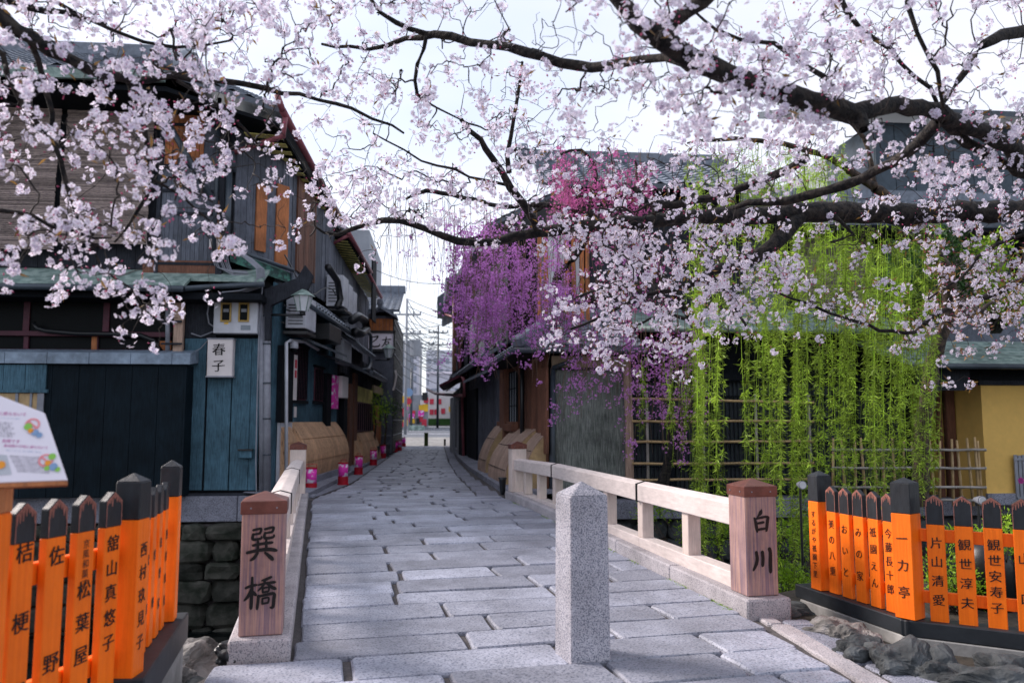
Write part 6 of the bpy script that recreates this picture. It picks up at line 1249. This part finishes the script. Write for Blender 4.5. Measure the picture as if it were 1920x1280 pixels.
# right cherry
t = thing('cherry_tree', 'large cherry tree reaching in from the right, its thick dark limbs crossing the whole sky', 'tree', (5.9, 6.3, 0), 'blossoming cherry trees over the stream')
RL = [limb([('w', 5.9, 6.3, -.1, .24), ('w', 5.85, 6.3, 1.0, .20), ('w', 5.6, 6.2, 2.0, .17), ('w', 5.1, 6.0, 2.55, .13), (1990, 398, 6.1, 26)])]
RL += [limb(p) for p in ([(1990, 398, 6.1, 24), (1920, 397, 6.0, 22), (1830, 396, 5.9, 20), (1700, 402, 5.7, 19), (1560, 398, 5.5, 19), (1420, 403, 5.3, 17), (1300, 405, 5.1, 14), (1200, 418, 5.0, 13), (1100, 422, 4.9, 12), (1010, 436, 4.9, 10), (930, 452, 4.9, 8), (860, 452, 4.9, 7), (800, 434, 4.9, 6.5), (750, 412, 4.9, 6), (690, 420, 5.0, 5), (630, 440, 5.0, 3.5), (590, 425, 5.0, 2)],
    [('w', 5.1, 6.0, 2.55, .10), (2000, 330, 4.9, 19), (1920, 292, 4.4, 17), (1850, 252, 4.1, 16), (1760, 214, 3.8, 16), (1680, 200, 3.6, 16), (1600, 208, 3.4, 20), (1520, 190, 3.3, 21), (1450, 165, 3.2, 20), (1370, 142, 3.1, 19), (1300, 112, 3.05, 21), (1240, 75, 3.0, 20), (1195, 38, 3.0, 16), (1150, -10, 3.0, 13), (1110, -60, 3.0, 9)],
    [(1230, 60, 3.0, 14), (1290, 22, 3.0, 15), (1340, -20, 3.0, 14), (1400, -70, 3.0, 10)], [(1600, 205, 3.4, 16), (1618, 238, 3.35, 12)],
    [(1760, 222, 3.8, 11), (1700, 290, 4.1, 10), (1640, 325, 4.3, 10), (1580, 350, 4.4, 9), (1480, 374, 4.5, 8), (1400, 382, 4.6, 6), (1370, 392, 4.7, 4)],
    [(1515, 292, 4.2, 8), (1450, 330, 4.3, 8), (1390, 352, 4.4, 8), (1300, 378, 4.5, 8), (1240, 383, 4.5, 8), (1205, 378, 4.5, 7), (1190, 352, 4.5, 5)],
    [(1500, 405, 5.4, 15), (1470, 440, 5.3, 15), (1430, 472, 5.2, 14), (1380, 500, 5.2, 12), (1330, 508, 5.1, 8), (1290, 535, 5.1, 6), (1220, 552, 5.0, 4), (1150, 580, 5.0, 3), (1070, 620, 5.0, 2)],
    [(1012, 434, 4.9, 8), (960, 350, 4.7, 7.5), (925, 300, 4.6, 6.5), (900, 265, 4.5, 5), (870, 225, 4.4, 4)], [(950, 325, 4.6, 5), (960, 255, 4.5, 4), (972, 180, 4.4, 3.5), (980, 120, 4.3, 2.5)],
    [(1290, 118, 3.1, 9), (1200, 112, 3.3, 8), (1130, 128, 3.4, 9), (1080, 125, 3.5, 10), (1020, 108, 3.5, 9), (950, 88, 3.6, 8.5), (880, 72, 3.7, 8), (810, 66, 3.8, 7), (760, 76, 3.9, 5), (690, 87, 4.0, 4), (600, 86, 4.1, 2.5)],
    [(820, 66, 3.8, 6), (770, 55, 3.8, 5), (720, 25, 3.8, 4), (680, -20, 3.8, 3.5)], [(800, 70, 3.8, 4), (785, 120, 3.8, 4), (782, 175, 3.9, 3), (820, 200, 4.0, 2), (880, 230, 4.1, 1.5)],
    [(1990, 30, 4.4, 14), (1920, 58, 4.2, 12), (1865, 72, 4.0, 10), (1830, 105, 3.9, 8), (1800, 150, 3.9, 6), (1760, 205, 3.9, 5)], [(1560, -30, 3.6, 5), (1590, 25, 3.6, 5), (1640, 75, 3.7, 4.5), (1690, 115, 3.7, 4), (1760, 190, 3.8, 4)], [(1700, -30, 3.5, 5), (1720, 60, 3.5, 4), (1755, 140, 3.6, 4), (1765, 200, 3.7, 3)],
    [(1760, 215, 3.8, 12), (1830, 275, 4.2, 9), (1920, 325, 4.6, 10), (1990, 360, 5.2, 10)],
    [(1990, 500, 6.0, 8), (1920, 525, 5.9, 7), (1850, 558, 5.8, 6), (1760, 585, 5.6, 5), (1715, 622, 5.5, 4), (1650, 618, 5.4, 3.5), (1580, 595, 5.3, 3), (1520, 572, 5.2, 2.5), (1450, 545, 5.2, 2)], [(1920, 440, 5.9, 4), (1850, 470, 5.8, 3.5), (1800, 520, 5.7, 2.5), (1740, 560, 5.6, 2)], [(1560, 400, 5.4, 5), (1600, 440, 5.4, 3), (1560, 455, 5.3, 2)],
    [(1200, 545, 5.0, 3), (1130, 540, 5.0, 2.5), (1080, 560, 5.0, 2)], [(1330, 510, 5.1, 4), (1370, 560, 5.1, 3), (1400, 610, 5.1, 2)], [(960, 352, 4.7, 3), (880, 330, 4.7, 2.5), (790, 300, 4.7, 2), (700, 250, 4.6, 1.5)], [(1550, 150, 3.3, 5), (1450, 80, 3.3, 4), (1340, 60, 3.3, 3), (1300, 20, 3.3, 2)])]
n2_ = cherry(t, RL, lambda x, y, r: not (x < 560 or (x < 640 and y < 200)), 9, 1.12, 900)
print('CLUSTERS', n1_, n2_)
# weeping purple cherry
t = thing('weeping_cherry', 'weeping cherry dripping violet and magenta blossom over the corner roof', 'tree', (3.6, 12.75, 0)); r = np.random.default_rng(3)
TL = [limb([(1238, 928, 12.4, 11), (1255, 860, 12.4, 10), (1280, 795, 12.4, 9.5), (1310, 740, 12.4, 9), (1325, 680, 12.3, 9), (1300, 600, 12.2, 9), (1240, 520, 12.1, 9), (1160, 450, 12, 8), (1100, 395, 12, 7)], .15, .01)]
tubes_np('trunk', TL, 'bark', t, 10)
LB = [limb(p, .12, .01) for p in ([(1240, 520, 12.1, 8), (1150, 552, 12, 9), (1090, 562, 11.9, 11), (1045, 552, 11.8, 10), (1050, 515, 11.8, 9), (1085, 470, 11.8, 8), (1110, 420, 11.8, 6)], [(1105, 400, 12, 7), (1020, 385, 11.9, 5), (950, 388, 11.8, 4.5), (880, 372, 11.8, 4), (800, 358, 11.8, 4), (760, 372, 11.8, 2)], [(1100, 395, 12, 5), (1120, 330, 12, 4), (1090, 280, 12, 3), (1050, 290, 12, 2)], [(1160, 450, 12, 5), (1200, 380, 12, 3), (1190, 300, 12, 2)], [(1300, 600, 12.2, 4), (1250, 590, 12, 3), (1190, 610, 12, 2)], [(1020, 385, 11.9, 4), (940, 430, 11.7, 3), (860, 450, 11.6, 2)])]
for L in LB: tubes_np('limb', [L], 'bark', t, 7)
paths = []; CP = []; CM = []
def wstrand(px, y0, y1, dt, dens, coll, sway=18):
    x1 = px+r.normal()*sway; y0m = y0-r.uniform(0, 25); k = 10; ts = np.linspace(0, 1, k); pts = np.array([Dp(px+(x1-px)*u**1.5+3*math.sin(u*5+px), y0m+(y1-y0m)*u, dt) for u in ts])
    paths.append(np.concatenate([pts, np.linspace(.0045, .002, k)[:, None]], 1)); L = (y1-y0m)/1493*dt
    for u in r.uniform(.08, 1, r.poisson(L*dens)): i = min(k-2, int(u*(k-1))); g = u*(k-1)-i; coll.append(pts[i]*(1-g)+pts[i+1]*g+r.normal(size=3)*.045)
for _ in range(140): x = r.uniform(838, 1065); wstrand(x, r.uniform(400, 540), r.uniform(545, 655)+(20 if x < 900 else 0), r.uniform(10.8, 12.4), 6.0, CP)
for _ in range(60): x = r.uniform(860, 1080); wstrand(x, r.uniform(540, 600), r.uniform(620, 720), r.uniform(11, 12.2), 3.6, CP, 24)
for _ in range(40): wstrand(r.uniform(1070, 1180), r.uniform(600, 660), r.uniform(690, 800), r.uniform(11, 12), 3.2, CP, 26)
for _ in range(50): wstrand(r.uniform(1180, 1310), r.uniform(590, 680), r.uniform(740, 880), r.uniform(10.6, 12), 2.8, CP, 16)
for _ in range(70): wstrand(r.uniform(1040, 1215), r.uniform(285, 350), r.uniform(380, 460), r.uniform(11.5, 12.5), 6.5, CM, 14)
for _ in range(50): wstrand(r.uniform(1040, 1260), r.uniform(440, 520), r.uniform(560, 680), r.uniform(11.5, 12.5), 3.2, CM if r.random() < .5 else CP, 14)
for _ in range(28): wstrand(r.uniform(725, 850), r.uniform(360, 440), r.uniform(480, 565), r.uniform(11, 12.3), .25, CP, 12)
tubes_np('hanging_twigs', paths, 'twig_pale', t, 4)
for coll, mat, nm in ((CP, 'petal_purple', 'violet_blossoms'), (CM, 'petal_magenta', 'magenta_blossoms')):
    C = np.array(coll); nf = r.integers(3, 13, len(C)); ix = np.repeat(np.arange(len(C)), nf); d = r.normal(size=(len(ix), 3)); flowers(nm, C[ix]+d*.036, d, r.uniform(.012, .021, len(ix)), mat, t, 4, .6)
print('WEEP', len(CP), len(CM))
# willow
t = thing('willow_tree', 'weeping willow with bright green curtains of leaves hanging over the stream', 'tree', (6.4, 11.2, 0)); r = np.random.default_rng(12)
tubes_np('trunk', [limb([(1722, 945, 11.0, 17), (1728, 860, 11, 15), (1735, 760, 11, 14), (1752, 660, 11, 13), (1778, 590, 11, 12), (1770, 500, 10.8, 11), (1720, 420, 10.6, 10), (1640, 350, 10.4, 9)], .15, .012)], 'bark_brown', t, 12)
WLb = [limb(p, .15, .01) for p in ([(1640, 350, 10.4, 8), (1560, 300, 10.2, 6), (1470, 270, 10, 5), (1380, 260, 9.8, 4), (1290, 270, 9.8, 2)], [(1720, 420, 10.6, 7), (1650, 410, 10.2, 5), (1560, 400, 9.8, 4), (1450, 405, 9.6, 3), (1350, 430, 9.5, 2)], [(1770, 500, 10.8, 6), (1720, 450, 10.2, 4), (1680, 430, 9.5, 3)], [(1640, 350, 10.4, 5), (1620, 260, 10.4, 4), (1560, 200, 10.4, 3)], [(1752, 660, 11, 7), (1780, 600, 11.2, 6), (1830, 590, 11.3, 4), (1870, 560, 11.4, 3)])]
for L in WLb: tubes_np('limb', [L], 'bark_brown', t, 7)
paths = []; LC = []; LD = []
def lowend(x):
    if x < 1350: return r.uniform(880, 1060)
    if x < 1440: return r.uniform(820, 1080)
    if x < 1530: return r.uniform(900, 1160)
    if x < 1760: return r.uniform(860, 965) if r.random() < .7 else r.uniform(640, 880)
    return r.uniform(780, 900)
mix = [(1312, 12, .09), (1350, 9, .04), (1400, 9, .05), (1452, 14, .09), (1500, 9, .07), (1540, 8, .07), (1582, 11, .13), (1638, 17, .17), (1690, 12, .10), (1735, 10, .06), (1758, 5, .012)]
pm = np.array([m[2] for m in mix]); pm /= pm.sum()
def wl(px, y0, y1, dt, jit=10, dn=1.):
    k = 14; x1 = px+r.normal()*jit; ts = np.linspace(0, 1, k); ph = r.uniform(0, 6); pts = np.array([Dp(px+(x1-px)*u+2.5*math.sin(ph+u*7), y0+(y1-y0)*u, dt) for u in ts]); paths.append(np.concatenate([pts, np.linspace(.0035, .0015, k)[:, None]], 1))
    L = (y1-y0)/1493*dt; n = int(L/.011*dn); us = np.sort(r.uniform(0, 1, n)); us = us[(np.sin(us*L*r.uniform(16, 26)+ph)+.45*np.sin(us*L*41+ph*2)) > r.uniform(-.5, .25)]; n = len(us); g = us*(k-1); i = np.minimum(k-2, g.astype(int)); g = (g-i)[:, None]; P = pts[i]*(1-g)+pts[i+1]*g; LC.append(P); d = r.normal(size=(n, 3)); d[:, 2] = -r.uniform(-.1, 1.3, n); LD.append(d)
for _ in range(215):
    m = mix[r.choice(len(mix), p=pm)]; x = m[0]+r.normal()*m[1]; y1 = lowend(x); dt = r.uniform(8.6, 11.2)
    if y1 > 950: dt = r.uniform(8.0, 10.2)
    wl(x, r.uniform(405, 520) if x > 1420 else r.uniform(440, 640), y1, dt)
for _ in range(150): x = r.uniform(1290, 1600); y0 = r.uniform(262, 340); wl(x, y0, y0+r.uniform(60, 220), r.uniform(9.5, 10.8), 9, .8)
for _ in range(60): x = r.uniform(1290, 1640); y0 = r.uniform(400, 560); wl(x, y0, y0+r.uniform(60, 200), r.uniform(8.8, 10.4), 8, 1.)
for _ in range(26): x = r.uniform(1200, 1300); y0 = r.uniform(620, 720); wl(x, y0, y0+r.uniform(60, 180), r.uniform(9.5, 11), 8, .5)
tubes_np('hanging_twigs', paths, 'leaf_willow', t, 3); C = np.concatenate(LC); Dd = np.concatenate(LD); n = len(C); leaves('leaves', C, Dd, r.uniform(.045, .095, n), r.uniform(.008, .015, n), 'leaf_willow', t, 2); print('WILLOW', n)
# leafy shrubs
def shrub(name, label, cat, blobs, n, size, mat, base, seed, stems=True, group=None):
    t = thing(name, label, cat, base, group); r = np.random.default_rng(seed); CC = []; DD = []
    tot = sum(b[3]*b[4]*b[5] for b in blobs)
    for px, py, dt, rx, ry, rz in blobs:
        c = Dp(px, py, dt); m = int(n*rx*ry*rz/tot); k = max(4, m//22); sc = r.normal(size=(k, 3)); sc /= np.linalg.norm(sc, axis=1)[:, None]; sc = c+sc*[rx, ry, rz]*r.uniform(.5, 1.05, k)[:, None]
        ix = r.integers(0, k, m); d = r.normal(size=(m, 3)); CC.append(sc[ix]+d*.055*size/.05); DD.append(d+[0, 0, .4])
    if stems:
        ps = []
        for C_ in CC:
            for q in C_[::60]: b0 = np.array(base)+r.normal(size=3)*[.05, .05, 0]; ps.append(np.array([[*b0, .014*size/.05], [*(b0*.5+q*.5+r.normal(size=3)*.05), .008*size/.05], [*q, .003]]))
        tubes_np('stems', ps, 'bark_brown', t, 5)
    C = np.concatenate(CC); leaves('foliage', C, np.concatenate(DD), r.uniform(size*.7, size*1.2, len(C)), r.uniform(size*.32, size*.5, len(C)), mat, t, seed, .15); return t
q = PY(1740, 600, 12.6); shrub('evergreen_tree', 'dark glossy evergreen behind the upper right of the willow', 'tree', [(1720, 500, 12.4, .45, .35, .40), (1765, 470, 12.6, .35, .3, .35), (1700, 545, 12.3, .35, .3, .25), (1790, 530, 12.6, .25, .3, .3)], 5200, .075, 'leaf_dark', (q.x, 12.8, 2.8), 1)
q = PY(1880, 600, 12.6); shrub('evergreen_tree', 'brighter green bush poking out at the right edge above the copper eave', 'tree', [(1855, 480, 12.4, .3, .3, .25), (1900, 560, 12.2, .4, .3, .3), (1850, 540, 12.5, .2, .3, .2)], 2600, .07, 'leaf_bright', (q.x, 12.8, 2.8), 2)
q = G(1800, 1150, -.05); shrub('azalea_bush', 'bright green azalea bush seen between the first pickets right of the corner post', 'shrub', [(1775, 1075, 5.7, .16, .2, .16), (1790, 1100, 5.9, .2, .2, .14), (1810, 1010, 6.3, .12, .15, .10)], 2200, .03, 'leaf_bright', (q.x, 5.6, -.05), 3, True, 'azalea bushes behind the fence')
shrub('azalea_bush', 'bright green azalea bush by the drums near the right edge', 'shrub', [(1885, 1005, 5.9, .16, .2, .15), (1915, 1020, 6.0, .2, .2, .12)], 1800, .03, 'leaf_bright', (4.25, 5.7, -.05), 4, True, 'azalea bushes behind the fence')
q = PY(400, 1090, 13.0); shrub('fern_clump', 'small ferns growing in the joints of the dark stone embankment', 'plant', [(400, 1085, 13.0, .35, .08, .15), (360, 1160, 12.9, .25, .08, .12), (455, 1030, 13.0, .15, .06, .12), (420, 1050, 13.0, .2, .06, .1), (380, 1120, 12.95, .3, .06, .05), (350, 1040, 13, .12, .05, .1)], 1500, .05, 'leaf_bright', (q.x, 13.2, -1.4), 5, False)
q = PY(1480, 1090, 9); shrub('ivy_clump', 'leafy growth climbing the bank at the foot of the willow curtain', 'plant', [(1480, 1110, 9.5, .30, .3, .30), (1440, 1060, 10, .3, .3, .3), (1500, 1000, 10, .2, .3, .25), (1330, 990, 11.5, .5, .2, .25), (1230, 960, 12, .3, .2, .15)], 5000, .05, 'leaf_bright', (q.x, 9.6, -1.9), 6, True)

t_ = np.random.default_rng(8); n = 1500; u = t_.uniform(0, 1, n)**1.3; q0 = Vector((2.03, 5.45)); q1 = Vector((1.05, 12.5)); P_ = np.array([[q0.x+(q1.x-q0.x)*a-abs(b)*.02, q0.y+(q1.y-q0.y)*a, zp(q0.y+(q1.y-q0.y)*a)+.002] for a, b in zip(u, t_.normal(size=n))]); keep = np.sin(u*23)+np.sin(u*57) > .2; P_ = P_[keep]
mo = leaves('moss_tufts', P_, t_.normal(size=P_.shape)*[1, 1, .4]+[0, 0, .5], t_.uniform(.006, .014, len(P_)), t_.uniform(.004, .007, len(P_)), 'leaf_bright', None, 8); tag(mo, 'thin line of yellow-green moss along the foot of the right bridge kerb', 'moss', kind='stuff')
